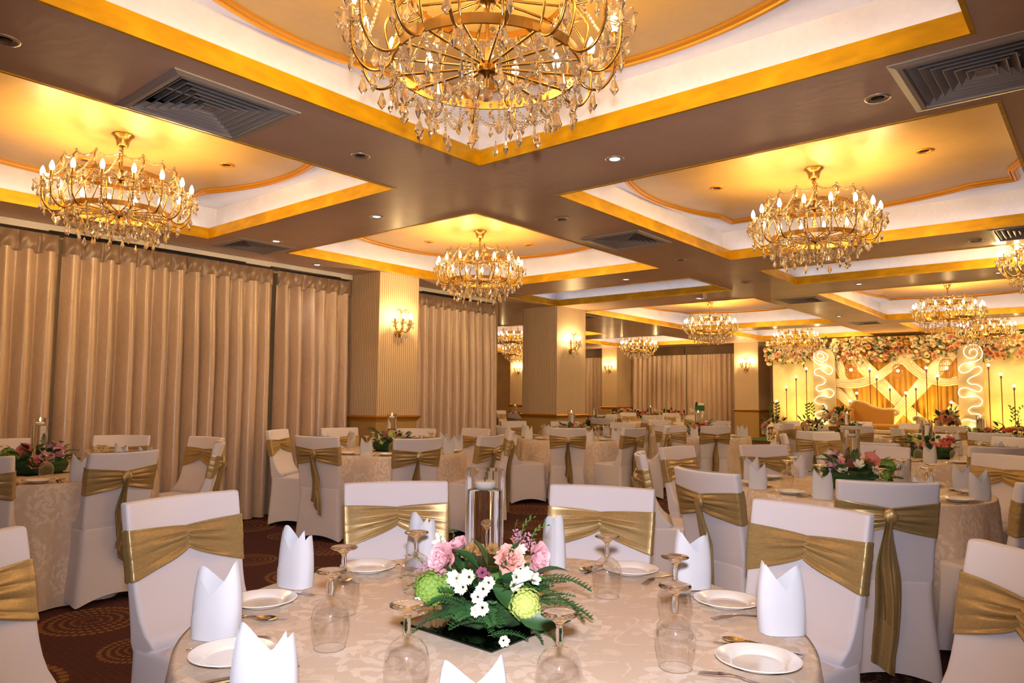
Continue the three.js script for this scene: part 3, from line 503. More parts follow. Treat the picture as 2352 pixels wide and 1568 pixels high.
// ---------- place settings ----------
const plateG = lathe([[0, 0.004], [0.05, 0.004], [0.055, 0.006], [0.062, 0.012], [0.085, 0.0185], [0.0875, 0.0195], [0.0875, 0.0215], [0.084, 0.0215], [0.061, 0.0145], [0.054, 0.0085], [0.05, 0.0075], [0, 0.0075]], 48);
function napkinGeo(k) {
  const hl = [0.168, 0.155, 0.17][k], hr = [0.155, 0.172, 0.148][k], notch = [0.075, 0.09, 0.068][k], sp = [1.35, 1.2, 1.45][k];
  const rim = a => { const xn = Math.pow(Math.abs(Math.cos(a)), 2 / 2.6), pk = Math.cos(a) > 0 ? hr : hl; return lerp(Math.sin(a) > 0 ? notch : 0.115, pk, Math.pow(xn, 1.1)); };
  const body = grid(72, 14, (u, v) => { const a = u * 2 * Math.PI, H = rim(a), y = H * v, q = y / 0.165, bul = 1 + 0.10 * Math.sin(q * 2.6) - 0.22 * q * q, ca = Math.cos(a), sa = Math.sin(a); const e = 2 / 2.6; return [Math.sign(ca) * Math.pow(Math.abs(ca), e) * 0.054 * bul, y, Math.sign(sa) * Math.pow(Math.abs(sa), e) * 0.033 * (1 - 0.35 * q)]; }, true);
  const lap = (sgn, off) => grid(16, 12, (u, v) => { const x = lerp(-0.05, 0.05, u) * sgn, hi = lerp(0.045, hl * 0.97, u), y = lerp(0.0, hi, v), q = y / 0.165, bul = 1 + 0.10 * Math.sin(q * 2.6) - 0.22 * q * q; const xx = x * bul, ff = Math.min(1, Math.abs(x) / 0.054); return [xx, y, 0.033 * (1 - 0.35 * q) * Math.pow(Math.max(0, 1 - Math.pow(ff, 2.6)), 1 / 2.6) + off]; });
  return merge([body, lap(1, 0.007), lap(-1, 0.0035)]);
}
const napG = [0, 1, 2].map(napkinGeo);
const gobOut = [[0.0335, 0.001], [0.036, 0.012], [0.0395, 0.03], [0.0415, 0.045], [0.0425, 0.06], [0.0415, 0.074], [0.0375, 0.087], [0.03, 0.098], [0.018, 0.1065], [0.0068, 0.112]], gobBowl = lathe([...gobOut, [0, 0.1135], [0, 0.1085], ...gobOut.slice(0, -1).reverse().map(([r, y]) => [r - 0.0011, y - 0.0002 * (y > 0.08 ? 8 : 0)]), [0.0335, 0.001]], 40);
const gobFoot = lathe([[0, 0.108], [0.0065, 0.111], [0.0058, 0.12], [0.0072, 0.132], [0.0055, 0.142], [0.008, 0.15], [0.018, 0.1585], [0.031, 0.163], [0.0345, 0.1655], [0.0335, 0.168], [0.02, 0.1675], [0, 0.1665]], 36);
const gobRim = new THREE.TorusGeometry(0.0335, 0.0009, 6, 40).rotateX(Math.PI / 2).translate(0, 0.0012, 0);
function strip(outline, th, bend) { // a flat shape along x given a thickness and a lift
  const g = new THREE.ExtrudeGeometry(new THREE.Shape(outline.map(p => new THREE.Vector2(...p))), { depth: th, bevelEnabled: false, curveSegments: 4 }); g.rotateX(-Math.PI / 2); const p = g.attributes.position; for (let i = 0; i < p.count; i++) p.setY(i, p.getY(i) + bend(p.getX(i), -p.getZ(i))); g.computeVertexNormals(); return g; }
const spine = (prof, sgn) => prof.map(([x, w]) => [x, sgn * w]);
const sym = prof => [...spine(prof, 1), ...spine(prof, -1).reverse()];
const lift = x => 0.0015 + 0.009 * Math.pow(clamp((x - 0.02) / 0.08, 0, 1), 2) * (x < 0.12 ? 1 : 1 - 0.9 * (x - 0.12) / 0.06);
const handle = [[-0.0, 0.0045], [0.01, 0.0065], [0.03, 0.0055], [0.07, 0.0032], [0.105, 0.0024]];
const denser = prof => { const o = []; for (let i = 0; i < prof.length - 1; i++) for (let k = 0; k < 3; k++) o.push([lerp(prof[i][0], prof[i + 1][0], k / 3), lerp(prof[i][1], prof[i + 1][1], k / 3)]); o.push(prof.at(-1)); return o; };
const forkG = merge([strip(sym(denser([...handle, [0.118, 0.006], [0.13, 0.0105], [0.14, 0.011]])), 0.0018, lift), ...[-3, -1, 1, 3].map(k => strip([[0.139, k * 0.0028 - 0.0013], [0.155, k * 0.0028 - 0.0013], [0.178, k * 0.0028 - 0.0006], [0.178, k * 0.0028 + 0.0006], [0.155, k * 0.0028 + 0.0013], [0.139, k * 0.0028 + 0.0013]], 0.0016, lift))]);
const spoonG = merge([strip(sym(denser([...handle, [0.118, 0.005]])), 0.0018, lift), grid(16, 10, (u, v) => { const a = u * 2 * Math.PI, r = v; return [0.147 + Math.cos(a) * r * 0.031, 0.0095 - 0.008 * (1 - r * r), Math.sin(a) * r * 0.0195]; }, true), grid(16, 10, (u, v) => { const a = -u * 2 * Math.PI, r = v; return [0.147 + Math.cos(a) * r * 0.031, 0.0085 - 0.008 * (1 - r * r), Math.sin(a) * r * 0.0195]; }, true)]);
const knifeG = strip([[0, -0.004], [0.004, -0.006], [0.05, -0.006], [0.085, -0.0055], [0.09, -0.007], [0.15, -0.0075], [0.185, -0.004], [0.192, 0.001], [0.19, 0.004], [0.15, 0.0055], [0.09, 0.0055], [0.05, 0.006], [0.004, 0.006], [0, 0.004]], 0.0026, x => 0.001);
const E2 = (o, label, cat, group) => tag(o, label, cat, group);
const gobletProto = (() => { const o = new THREE.Group(); o.name = 'goblet'; mesh('bowl', gobBowl, M.glass, o); mesh('stem_and_foot', gobFoot, M.glassSolid, o); mesh('rim', gobRim, M.glassSolid, o); return o; })();
let napCount = 0;
const put = (proto, name, x, z, turn, label, cat, group, y = TH + 0.001) => { const o = proto.isMesh ? proto.clone() : proto.clone(); o.name = name; o.position.set(x, y, z); o.rotation.y = turn; tag(o, label, cat, group); return o; };
const Pm = { plate: mesh('side_plate', plateG, M.china), fork: mesh('fork', forkG, M.steel), spoon: mesh('spoon', spoonG, M.steel), knife: mesh('knife', knifeG, M.steel), nap: napG.map(g => mesh('folded_napkin', g, M.napkin)) };
function setting(cx, cz, deg, where, o = {}) { // one place: angle is where the plate lies, seen from the table's middle
  const P = (r, d) => [cx + Math.sin(d * R) * r, cz + Math.cos(d * R) * r], g = n => n + ' on ' + where, a = deg * R;
  if (!o.noPlate) { const [x, z] = P(0.63, deg); put(Pm.plate, 'side_plate', x, z, 0, o.plateLabel || 'white china side plate on ' + where, 'plate', g('side plates')); }
  if (!o.noCut) {
    const out = a - Math.PI / 2; // local +x towards the table's middle
    const q = (off, r0, key, cat) => { const c = Math.cos(a), s = Math.sin(a), x = cx + s * r0 + c * off, z = cz + c * r0 - s * off; put(Pm[key], key, x, z, a + Math.PI / 2, `steel ${key} beside a plate on the table ` + where, cat, g(key === 'knife' ? 'knives' : key + 's')); };
    q(-0.105, 0.71, 'fork', 'fork'); q(0.10, 0.705, 'knife', 'knife'); q(0.122, 0.705, 'spoon', 'spoon');
  }
  if (!o.noNap) { const [x, z] = P(o.napR ?? 0.665, o.nap ?? deg + 19); put(Pm.nap[napCount++ % 3], 'folded_napkin', x, z, Math.atan2(-x, -z) * 0.75 + (o.nap ?? deg) * R * 0.25 + rr(-0.35, 0.35), o.napLabel || 'white napkin folded to a double point on ' + where, 'napkin', g('folded napkins')); }
  if (!o.noGlass) { const [x, z] = P(o.glassR ?? 0.43, o.glass ?? deg + 6); put(gobletProto, 'goblet', x, z, deg, o.glassLabel || 'clear goblet standing upside down on ' + where, 'goblet', g('upturned goblets')); }
}
// ---------- the tables and their chairs ----------
const TABLES = [
  { c: [-1.209, -1.398], where: 'the pink rose table', set: [[-21, { nap: 7, napR: 0.71, glass: -19, napLabel: 'white double-point napkin hiding part of a plate on the pink rose table', glassLabel: 'upturned goblet standing before another goblet on the curtain side of the roses' }],
    [-58, { nap: -37, glass: -54, glassR: 0.40, napLabel: 'white double-point napkin in front of the chair before the curtain table', glassLabel: 'upturned goblet behind another goblet, beside a plate on the pink rose table' }],
    [-98, { nap: -76, glass: -95, glassR: 0.34, napLabel: 'white double-point napkin at the table edge before bare carpet, between two plates', glassLabel: 'upturned goblet touching the pink roses in front of a napkin' }],
    [-138, { nap: -115, napR: 0.62, glass: -129, glassR: 0.33, napLabel: 'white double-point napkin behind a goblet and the pink roses', glassLabel: 'upturned goblet seen through the tall water vase' }],
    [179, { nap: -157, napR: 0.6, glass: 165, glassR: 0.37, napLabel: 'white double-point napkin just beyond the roses, before the chair behind the vase', glassLabel: 'upturned goblet before a plate, in front of the chair near the side-on chair' }],
    [142, { nap: 160, napR: 0.66, glass: 125, glassR: 0.44, napLabel: 'white double-point napkin in front of the turned chair with the crumpled sash', glassLabel: 'rear goblet of an overlapping upturned pair on the pink rose table' }],
    [101, { nap: 124, napR: 0.69, glass: 90, glassR: 0.49, napLabel: 'white double-point napkin before the chair that overlaps the long-tailed chair', glassLabel: 'front goblet of an overlapping upturned pair on the pink rose table' }],
    [62, { nap: 86, noNap: 1, glass: 53, glassR: 0.53, noPlate: 1, noCut: 1, glassLabel: 'upturned goblet next to the conifer sprays and the lime hydrangea' }],
    [22, { nap: 38, napR: 0.73, glass: 21, glassR: 0.5, noPlate: 1, noCut: 1, napLabel: 'white napkin with only its two points in view, before the mirror tile', glassLabel: 'upturned goblet beside the outer corner of the mirror tile' }]],
    say: ['white chair with gold sash before the curtain table, at the pink rose table', 'white chair with gold sash behind the tall water vase, on its curtain side', 'white chair with gold sash behind the vase, in front of the side-on chair', 'white chair with gold sash overlapping the turned chair with the long sash tail', 'cut-off white chair with gold sash beside the turned chair with the long tail', 'cut-off white chair with gold sash on the dark carpet by the curtain table'], chairs: [[-2.59, -1.23, 98], [-2.37, -2.06, 56], [-1.65, -2.57, 21], [-0.82, -2.64, -13], [-0.14, -2.17, -50], [-2.2, -0.475, 128]] },
  { c: [-5.65, -1.69], where: 'the table by the left curtains', ring: [75, 38, 5, 110, 145, -35, 180, -80], say: ['turned white chair with a draped gold sash beside the curtain table', 'white chair facing out before the curtain, behind the curtain table', 'white chair half hidden behind the lit candle vase on the curtain table', 'white chair at the twisted curtain fold, half behind a side-on chair', 'side-on white chair with a hanging sash tail by the curtain fold', 'cut-off turned chair in front of the curtain table cloth'], chairs: [[-4.71, -1.9, 278], [-6.52, -2.59, 55], [-6.56, -1.72, 92], [-5.86, -3.02, 8], [-5.23, -2.79, -28], [-4.9, -1.13, 236]] },
  { c: [-5.6, -4.8], where: 'the table before the striped pillar', ring: [45, 10, 85, 120, -25, 155, -65, -110, -150], say: ['turned white chair with a long sash tail beside the open chair by curtains', 'turned white chair with a doubled sash tail before the striped pillar table', 'white chair facing out left of the striped pillar, behind goblets', 'white chair facing out before the striped pillar, behind the lit vase', 'white chair showing its bare seat in front of the curtains', 'white chair facing out before the free curtain end', 'turned white chair with slanting sash beside the edge-on chair', 'edge-on white chair with a long hanging sash between two tables'], chairs: [[-5.4, -3.75, 202], [-4.59, -4.24, 250], [-6.6, -4.88, 78], [-6.0, -5.5, 44], [-6.6, -4.09, 122], [-5.57, -6.05, -3], [-4.51, -5.12, 280], [-4.98, -5.95, -45]] },
  { c: [-1.27, -4.95], where: 'the mid-hall table with dark greenery', ring: [25, -20, -62, 68, 110, 150, -105, -150, 185], say: ['turned white chair with a crumpled knotted gold sash behind the pink rose table', 'turned white chair with a long gold sash tail reaching nearly to the carpet'], chairs: [[-1.64, -3.49, 160], [-0.8, -3.65, 208, 1], [-2.6, -5.05, 84], [-2.21, -5.81, 56], [-1.46, -6.42, 4], [-0.58, -6.09, -24], [-2.46, -4.27, 120], [-0.2, -4.22, 235]] },
  { c: [-5.7, -8.1], where: 'the table before the column', ring: [35, 75, -5, -45, -85, 110, 150, -130], say: ['turned white chair with a centred sash tail before the column table', 'turned white chair with a sash tail beside the first before the column table', 'white chair facing out in front of the column foot', 'turned chair half hidden behind the edge-on chair, its seat showing', 'white chair top showing behind the lit vase of the column table'], chairs: [[-5.02, -7.05, 220], [-4.51, -7.77, 262], [-6.93, -8.29, 70], [-5.82, -6.74, 150], [-6.37, -8.85, 42], [-5.58, -9.26, -5], [-4.5, -8.58, -62]] },
  { c: [-4.87, -10.3], where: 'the small candle table', ring: [40, 0, 80, -40, 120, -80], say: ['turned white chair with a centred sash tail at the small candle table', 'turned white chair with brown sash beside the front-facing chair at the candle table'], chairs: [[-4.14, -9.29, 232], [-4.75, -9.1, 190], [-5.9, -10.9, 60], [-5.1, -11.5, 5], [-3.85, -10.9, -60]] },
  { c: [-1.4, -8.15], where: 'the coral rose table', ring: [30, -10, 70, -50, 110, -90, 150], chairs: [[-0.73, -7.15, 206], [-1.65, -6.96, 168], [-2.55, -8.6, 68], [-0.8, -9.15, -31], [-1.6, -9.3, 8], [-2.72, -7.75, 110]] },
  { c: [-1.35, -11.5], where: 'the table near the right neon panel', ring: [20, -40, 70, -80], chairs: [[-1.15, -10.3, 190], [-2.3, -10.9, 120], [-0.4, -10.8, 232], [-1.9, -12.5, 30], [-0.75, -12.5, -30]] },
  { c: [-3.25, -12.3], where: 'the table in front of the sofa', ring: [20, -40, 70], chairs: [[-2.85, -11.2, 200], [-4.27, -12.6, 80], [-3.4, -13.45, 10], [-2.55, -13.3, -35], [-4.0, -11.5, 140]] },
  { c: [-7.75, -11.8], where: 'the table beyond the column', ring: [30, -20, 80], chairs: [[-7.0, -10.9, 220], [-6.6, -11.9, 268], [-7.9, -10.6, 175], [-8.8, -12.2, 70], [-8.2, -12.9, 25], [-7.1, -12.8, -30]] },
  { c: [-8.3, -15.0], where: 'the table by the end curtains', ring: [30, 75], chairs: [[-7.7, -13.95, 212], [-7.15, -14.8, 262], [-8.6, -13.8, 170], [-9.3, -15.6, 55], [-8.4, -16.2, 5], [-7.5, -15.9, -45]] },
  { c: [-10.7, -12.9], where: 'the side bay table', ring: [40, 80], chairs: [[-9.9, -12.0, 220], [-10.5, -11.75, 190], [-11.6, -12.4, 110], [-9.6, -12.9, 268], [-12.3, -14.1, 60]] },
];
const chairWords = ['front in view', 'back in view', 'side in view'];
TABLES.forEach((t, ti) => {
  seed = 100 + ti * 31; table(t.c[0], t.c[1], t.where);
  const sets = t.set || t.ring.map(d => [d, {}]);
  for (const [d, o] of sets) setting(t.c[0], t.c[1], d, t.where, ti > 8 ? { ...o, noCut: 1 } : o);
  t.chairs.forEach(([x, z, turn, kind], k) => {
    const f = Math.sin(turn * R) * -x + Math.cos(turn * R) * -z, view = f / Math.hypot(x, z), w = view > 0.35 ? chairWords[0] : view < -0.35 ? chairWords[1] : chairWords[2];
    chair(x, z, turn, (t.say && t.say[k]) ? t.say[k] : `white covered chair, gold sash, ${w}, at ${t.where}`, 'covered chairs ' + w + ' at ' + t.where, kind);
  });
});
chair(-2.72, -8.9, 215, 'white covered chair with a hanging brown sash end standing apart between the tables', undefined);
// ---------- flowers ----------
const CAMX = new THREE.Vector3(), CAMY = new THREE.Vector3(), CAMZ = new THREE.Vector3(); camera.updateMatrixWorld(); camera.matrixWorld.extractBasis(CAMX, CAMY, CAMZ);
const ray = (px, py) => CAMX.clone().multiplyScalar((px - 1176) / 1640).addScaledVector(CAMY, -(py - 784) / 1640).addScaledVector(CAMZ, -1);
const pix = (px, py, depth) => ray(px, py).multiplyScalar(depth).add(camera.position);            // a pixel at a known distance
const onZ = (px, py, z) => { const r = ray(px, py); return r.multiplyScalar(z / r.z).add(camera.position); };   // a pixel on an upright plane
const onY = (px, py, y) => { const r = ray(px, py); return r.multiplyScalar((y - EYE) / r.y).add(camera.position); };
function petal(w, h, cup, curl, n = 5) { return grid(n, n, (u, v) => { const s = u * 2 - 1, ww = w * (0.35 + 0.65 * Math.sin(Math.PI * 0.5 * Math.min(1, v * 1.6))) * Math.sqrt(1 - 0.55 * Math.pow(Math.max(0, v - 0.6) / 0.4, 3)); return [s * ww, h * v * (1 - 0.10 * s * s * v), -cup * s * s * (0.5 + v) + curl * v * v * v]; }); }
function roseGeo(r, ruff = 0, n = 5) { // open rose facing +y
  const out = []; const layers = [[3, 0.10, 0.80, -14], [4, 0.26, 0.86, -6], [5, 0.46, 0.92, 6], [5, 0.70, 0.95, 22], [6, 0.92, 0.90, 40]];
  layers.forEach(([k, rad, len, tilt], li) => { for (let i = 0; i < k; i++) { const a = (i + li * 0.37) / k * 2 * Math.PI + 0.2 * Math.sin(i * 7 + li); const g = petal(r * (0.30 + 0.10 * li), r * len, r * (0.26 - 0.02 * li), r * (0.02 + 0.07 * li), n); if (ruff) { const p = g.attributes.position; for (let q = 0; q < p.count; q++) p.setZ(q, p.getZ(q) + ruff * r * Math.sin(p.getX(q) / r * 16 + i) * p.getY(q) / r); g.computeVertexNormals(); }
    g.rotateX(tilt * R); T(g, 0, -r * 0.35 + r * 0.05 * li * -1, r * rad * 0.42); g.rotateY(a); out.push(g); } });
  return merge(out);
}
const roseG = roseGeo(0.034), roseLo = roseGeo(0.04, 0, 2), carnG = roseGeo(0.033, 0.14), carnLo = roseGeo(0.06, 0.12, 2);
function hydraGeo(r, n, fr) { const out = []; for (let i = 0; i < n; i++) { const y = 1 - 1.55 * (i + 0.5) / n, a = i * 2.39996, q = Math.sqrt(1 - y * y), d = V(Math.cos(a) * q, y, Math.sin(a) * q); const fl = []; for (let k = 0; k < 4; k++) { const g = new THREE.CircleGeometry(fr * 0.55, 5); T(g, fr * 0.5, 0, 0); g.rotateZ(k * Math.PI / 2 + i); fl.push(g); } const f = merge(fl); const p = f.attributes.position; for (let j = 0; j < p.count; j++) p.setZ(j, 0.25 * Math.hypot(p.getX(j), p.getY(j))); f.applyQuaternion(new THREE.Quaternion().setFromUnitVectors(V(0, 0, 1), d)); const rj = r * (0.9 + 0.16 * ((i * 37) % 11) / 11 + 0.08 * Math.sin(d.x * 5 + d.z * 4)); T(f, d.x * rj, d.y * rj, d.z * rj); out.push(f); } const m = merge(out); m.computeVertexNormals(); return m; }
const hydraG = merge([hydraGeo(0.036, 150, 0.0056), new THREE.IcosahedronGeometry(0.031, 2)]), hydraLo = hydraGeo(0.05, 40, 0.018);
function lilyGeo(s) { const out = []; for (let k = 0; k < 6; k++) { const g = grid(4, 6, (u, v) => { const t = u * 2 - 1; return [t * s * 0.32 * Math.sin(Math.PI * (0.08 + 0.84 * v)), s * v * 0.9, s * (0.08 + 0.5 * v * v) + 0.12 * s * t * t]; }); g.rotateY(k * Math.PI / 3 + (k % 2) * 0.1); out.push(g); } return merge(out); }
const lilyG = lilyGeo(0.026), budG = lathe([[0, 0], [0.004, 0.004], [0.0055, 0.012], [0.003, 0.022], [0, 0.026]], 8);
function leafGeo(l, w, n = 6) { return grid(4, n, (u, v) => { const s = u * 2 - 1, ww = w * Math.sin(Math.PI * Math.pow(v, 0.75)) ; return [s * ww, 0.22 * l * Math.sin(v * 2.1) - 0.25 * Math.abs(s) * -ww, l * v]; }); }
const leafA = leafGeo(0.075, 0.017), leafB = leafGeo(0.055, 0.0095), leafC = leafGeo(0.04, 0.011, 4);
function sprigGeo(l, n, sp) { // a feathery conifer spray along +z
  const out = [tube([[0, 0, 0], [0, l * 0.12, l * 0.35], [0, l * 0.12, l * 0.7], [0, 0.0, l]], 0.0011, 8, 4)];
  for (let i = 0; i < n; i++) { const t = (i + 1) / (n + 1), z = l * t, y = l * 0.12 * Math.sin(Math.PI * Math.min(1, t * 1.05)), len = sp * (1 - 0.6 * t) * (0.8 + 0.4 * ((i * 17) % 7) / 7); for (const s of [-1, 1]) { out.push(rod([0, y, z], [s * len * 0.7, y + 0.004, z + len * 0.6], 0.0009, 3, 0.0004)); for (let k = 1; k < 4; k++) { const q = k / 4, bx0 = s * len * 0.7 * q, bz = z + len * 0.6 * q; for (const e of [-1, 1]) { const g = new THREE.BufferGeometry(); const L = len * 0.36 * (1 - 0.5 * q); g.setAttribute('position', new THREE.Float32BufferAttribute([bx0 - 0.0024, y + 0.002, bz, bx0 + 0.0024, y + 0.003, bz, bx0 + s * L * 0.5 + e * L * 0.35 * -s, y + 0.006 + 0.002 * e, bz + L * 0.8 * e * 0.4 + L * 0.5], 3)); g.computeVertexNormals(); out.push(g); } } } }
  return merge(out);
}
const sprigA = sprigGeo(0.13, 14, 0.035), sprigB = sprigGeo(0.09, 10, 0.03);
function twigGeo(l) { const out = [tube([[0, 0, 0], [0, l * 0.3, l * 0.3], [0, l * 0.45, l * 0.65], [0, l * 0.4, l]], 0.001, 10, 4)]; for (let i = 0; i < 9; i++) { const t = 0.25 + 0.75 * i / 8, g = leafC.clone(); g.scale(0.6, 0.6, 0.75); g.rotateY((i % 2 ? 1 : -1) * 0.9); T(g, 0, l * 0.45 * Math.sin(t * 2.2) * 0.95, l * t); out.push(g); } return merge(out); }
const twigG = twigGeo(0.13);
const DSIDE = { side: THREE.DoubleSide };
const F = { pink: std(S(0xdfa9b1), 0.6, DSIDE), blush: std(S(0xe0a294), 0.6, DSIDE), coral: std(S(0xe88a7c), 0.6, DSIDE), white: std(S(0xd9d8c8), 0.6, DSIDE), cream: std(S(0xf0dcb4), 0.6, DSIDE), green: std(S(0x76983c), 0.7, DSIDE), lime: std(S(0xb0bf62), 0.7, DSIDE), mauve: std(S(0xb78398), 0.7, DSIDE), plum: std(S(0x8e4a66), 0.6, DSIDE), leaf: std(S(0x2a4d26), 0.45, DSIDE), leafLight: std(S(0x4f7632), 0.5, DSIDE), conifer: std(S(0x2f5a2a), 0.6, DSIDE), peach: std(S(0xe9b184), 0.65, DSIDE), stripe: std(S(0x8f6b3c), 0.6, DSIDE) };
const face = (o, d, roll = 0) => { o.quaternion.setFromUnitVectors(V(0, 1, 0), d.clone().normalize()); o.rotateY(roll); return o; };
const aim = (o, d, roll = 0) => { const z = d.clone().normalize(), x = V(0, 1, 0).cross(z).normalize(), y = z.clone().cross(x); o.quaternion.setFromRotationMatrix(new THREE.Matrix4().makeBasis(x, y, z)); o.rotateZ(roll); return o; };
// vase with water and a floating candle
const VR = 0.049;
function buildVase(h, lit) {
  const o = new THREE.Group(); o.name = 'cylinder_vase';
  mesh('glass_wall', lathe([[0, 0.0], [VR - 0.002, 0], [VR, 0.003], [VR, h - 0.001], [VR - 0.001, h], [VR - 0.0035, h - 0.001], [VR - 0.0035, 0.012], [VR - 0.008, 0.01], [0, 0.01]], 48), M.glassSolid, o);
  mesh('water', lathe([[0, 0.0105], [VR - 0.0045, 0.0125], [VR - 0.0045, h - 0.052], [0, h - 0.052]], 48), M.water, o);
  const c = mesh('floating_candle', lathe([[0, -0.008], [0.02, -0.008], [0.028, 0.0], [0.028, 0.012], [0.025, 0.014], [0, 0.012]], 24), M.wax, o, [0, h - 0.043, 0]);
  mesh('wick', rod([0, 0.012, 0], [0, 0.022, 0], 0.0012, 5), M.mirrorEdge, c);
  if (lit) mesh('flame', lathe([[0, 0.018], [0.0045, 0.024], [0.0052, 0.031], [0.003, 0.042], [0, 0.052]], 10), M.flame, c);
  return o;
}
const vaseLit = buildVase(0.365, true), vaseDark = buildVase(0.365, false);
const tileG = merge([new RoundedBoxGeometry(0.30, 0.006, 0.30, 2, 0.002).translate(0, 0.003, 0)]);
function centre(cx, cz, where, turn = 0, lit = true) {
  const t = mesh('mirror_tile', tileG, M.mirror, null, [cx, TH + 0.001, cz]); t.rotation.y = turn; tag(t, 'dark square mirror tile under the flowers on ' + where, 'mirror');
  if (lit) { const l = new THREE.PointLight(WARM, 0.03, 0, 2); l.position.set(cx - 0.03, TH + 0.008 + 0.365 - 0.043 + 0.034, cz - 0.02); l.castShadow = true; l.shadow.radius = 0.25; l.name = 'candle_light'; scene.add(l); }
  put(lit ? vaseLit : vaseDark, 'cylinder_vase', cx - 0.03, cz - 0.02, 0, (lit ? 'tall glass vase with a lit floating candle on ' : 'tall glass vase with a white floating candle on ') + where, 'vase', undefined, TH + 0.008);
}
{ // the near centrepiece, flower by flower
  const cx = -1.21, cz = -1.356; centre(cx, cz, 'the pink rose table', 0, false);
  const o = thing('floral_centrepiece', 'low ring of pink roses, white freesias and green hydrangea round the water vase', 'flowers', [cx, TH + 0.007, cz]);
  const mid = V(cx, TH + 0.10, cz), loc = v => v.clone().sub(o.position);
  mesh('moss_base', (() => { const g = new THREE.TorusGeometry(0.085, 0.026, 10, 36).rotateX(Math.PI / 2); const p = g.attributes.position; for (let i = 0; i < p.count; i++) { const n = 0.008 * Math.sin(p.getX(i) * 190) * Math.sin(p.getZ(i) * 170 + p.getY(i) * 90); p.setY(i, p.getY(i) * 1.1 + 0.036 + n); } g.computeVertexNormals(); return g; })(), M.moss, o);
  const fl = (name, geo, m, px, py, dep, sc = 1, roll = 0, up = 0.5) => { const w = pix(px, py, dep), d = w.clone().sub(mid).setY(up * 0.12).normalize().add(CAMZ.clone().multiplyScalar(0.55)); const q = mesh(name, geo, m, o); q.position.copy(loc(w)); face(q, d, roll); q.scale.setScalar(sc); return q; };
  fl('rose', roseG, F.pink, 1012, 1284, 1.73, 1.12, 0.3); fl('carnation', carnG, F.blush, 1172, 1285, 1.71, 1.02, 1); fl('rose', roseG, F.pink, 1240, 1282, 1.75, 1.05, 2, 0.2); fl('rose', roseG, F.pink, 1052, 1246, 1.86, 0.8, 0.2, 1.5); fl('rose', roseG, F.blush, 1195, 1250, 1.9, 0.8, 2, 1.2);
  fl('hydrangea', hydraG, F.green, 990, 1352, 1.69, 1.1); fl('hydrangea', hydraG, F.lime, 1206, 1388, 1.64, 1.0); fl('hydrangea', hydraG, F.green, 1030, 1342, 1.70, 0.75);
  for (const [x, y, d, s] of [[1050, 1328, 1.66, 1.1], [1078, 1325, 1.66, 1.1], [1064, 1348, 1.65, 1.0], [1110, 1352, 1.64, 1.0], [1098, 1370, 1.63, 0.9], [1122, 1338, 1.65, 0.9], [1108, 1395, 1.62, 1.0], [1095, 1402, 1.62, 0.8], [1185, 1325, 1.67, 1.2], [1200, 1318, 1.68, 1.0], [1178, 1345, 1.66, 0.8], [975, 1382, 1.68, 0.9], [1022, 1246, 1.79, 1.15], [1156, 1470, 1.585, 0.75], [1220, 1330, 1.7, 0.9], [1190, 1265, 1.76, 0.8]]) fl('freesia', lilyG, F.white, x, y, d, s, x * 0.1);
  for (const [x, y, d] of [[1090, 1262, 1.74], [1106, 1268, 1.73], [1130, 1264, 1.73], [1078, 1275, 1.73]]) fl('alstroemeria', lilyG, F.stripe, x, y, d, 0.9, x);
  fl('alstroemeria', lilyG, F.plum, 1108, 1315, 1.66, 0.8, 1); fl('alstroemeria', lilyG, F.plum, 1118, 1322, 1.66, 0.6, 2);
  // sprays of small mauve blossom
  const heath = (() => { const out = []; seed = 5; for (let i = 0; i < 34; i++) out.push(T(new THREE.OctahedronGeometry(rr(0.0022, 0.0036), 0), rr(-0.02, 0.02), rr(-0.012, 0.014), rr(-0.014, 0.014))); return merge(out); })();
  for (const [x, y, d, s] of [[985, 1298, 1.74, 1], [972, 1302, 1.75, 0.8], [1205, 1240, 1.83, 1.2], [1190, 1228, 1.85, 1], [1004, 1330, 1.69, 0.7], [1222, 1250, 1.82, 0.9]]) { const q = mesh('heather', heath, F.mauve, o); q.position.copy(loc(pix(x, y, d))); q.scale.setScalar(s); q.rotation.y = x; }
  seed = 77; // leaves radiating out of the ring
  for (let i = 0; i < 120; i++) { const a = rr(0, 2 * Math.PI), el = rr(-0.1, 0.85), r = rr(0.06, 0.11), q = mesh('leaf', [leafA, leafB, leafB, leafC][i % 4], i % 3 ? F.leaf : F.leafLight, o, [Math.cos(a) * r, rr(0.05, 0.115), Math.sin(a) * r]); aim(q, V(Math.cos(a + rr(-0.5, 0.5)) * Math.cos(el), Math.sin(el), Math.sin(a + rr(-0.5, 0.5)) * Math.cos(el)), rr(-0.7, 0.7)); q.scale.setScalar(rr(0.8, 1.25)); }
  for (const [x, y, d, tx, ty, s] of [[1140, 1330, 1.65, 1185, 1345, 1.2], [1130, 1350, 1.64, 1165, 1395, 1.25], [1120, 1300, 1.68, 1090, 1265, 1.0], [1100, 1305, 1.68, 1060, 1285, 1.0], [1150, 1360, 1.64, 1200, 1355, 1.2], [1225, 1320, 1.7, 1268, 1325, 1.2], [1190, 1420, 1.62, 1265, 1440, 1.3], [1000, 1400, 1.68, 955, 1370, 1.0], [1170, 1300, 1.7, 1190, 1270, 0.9]]) { const A = pix(x, y, d), B = pix(tx, ty, d + 0.01), q = mesh('leaf', leafA, F.leaf, o); q.position.copy(loc(A)); aim(q, B.clone().sub(A), x % 3 - 1); q.scale.setScalar(s); }
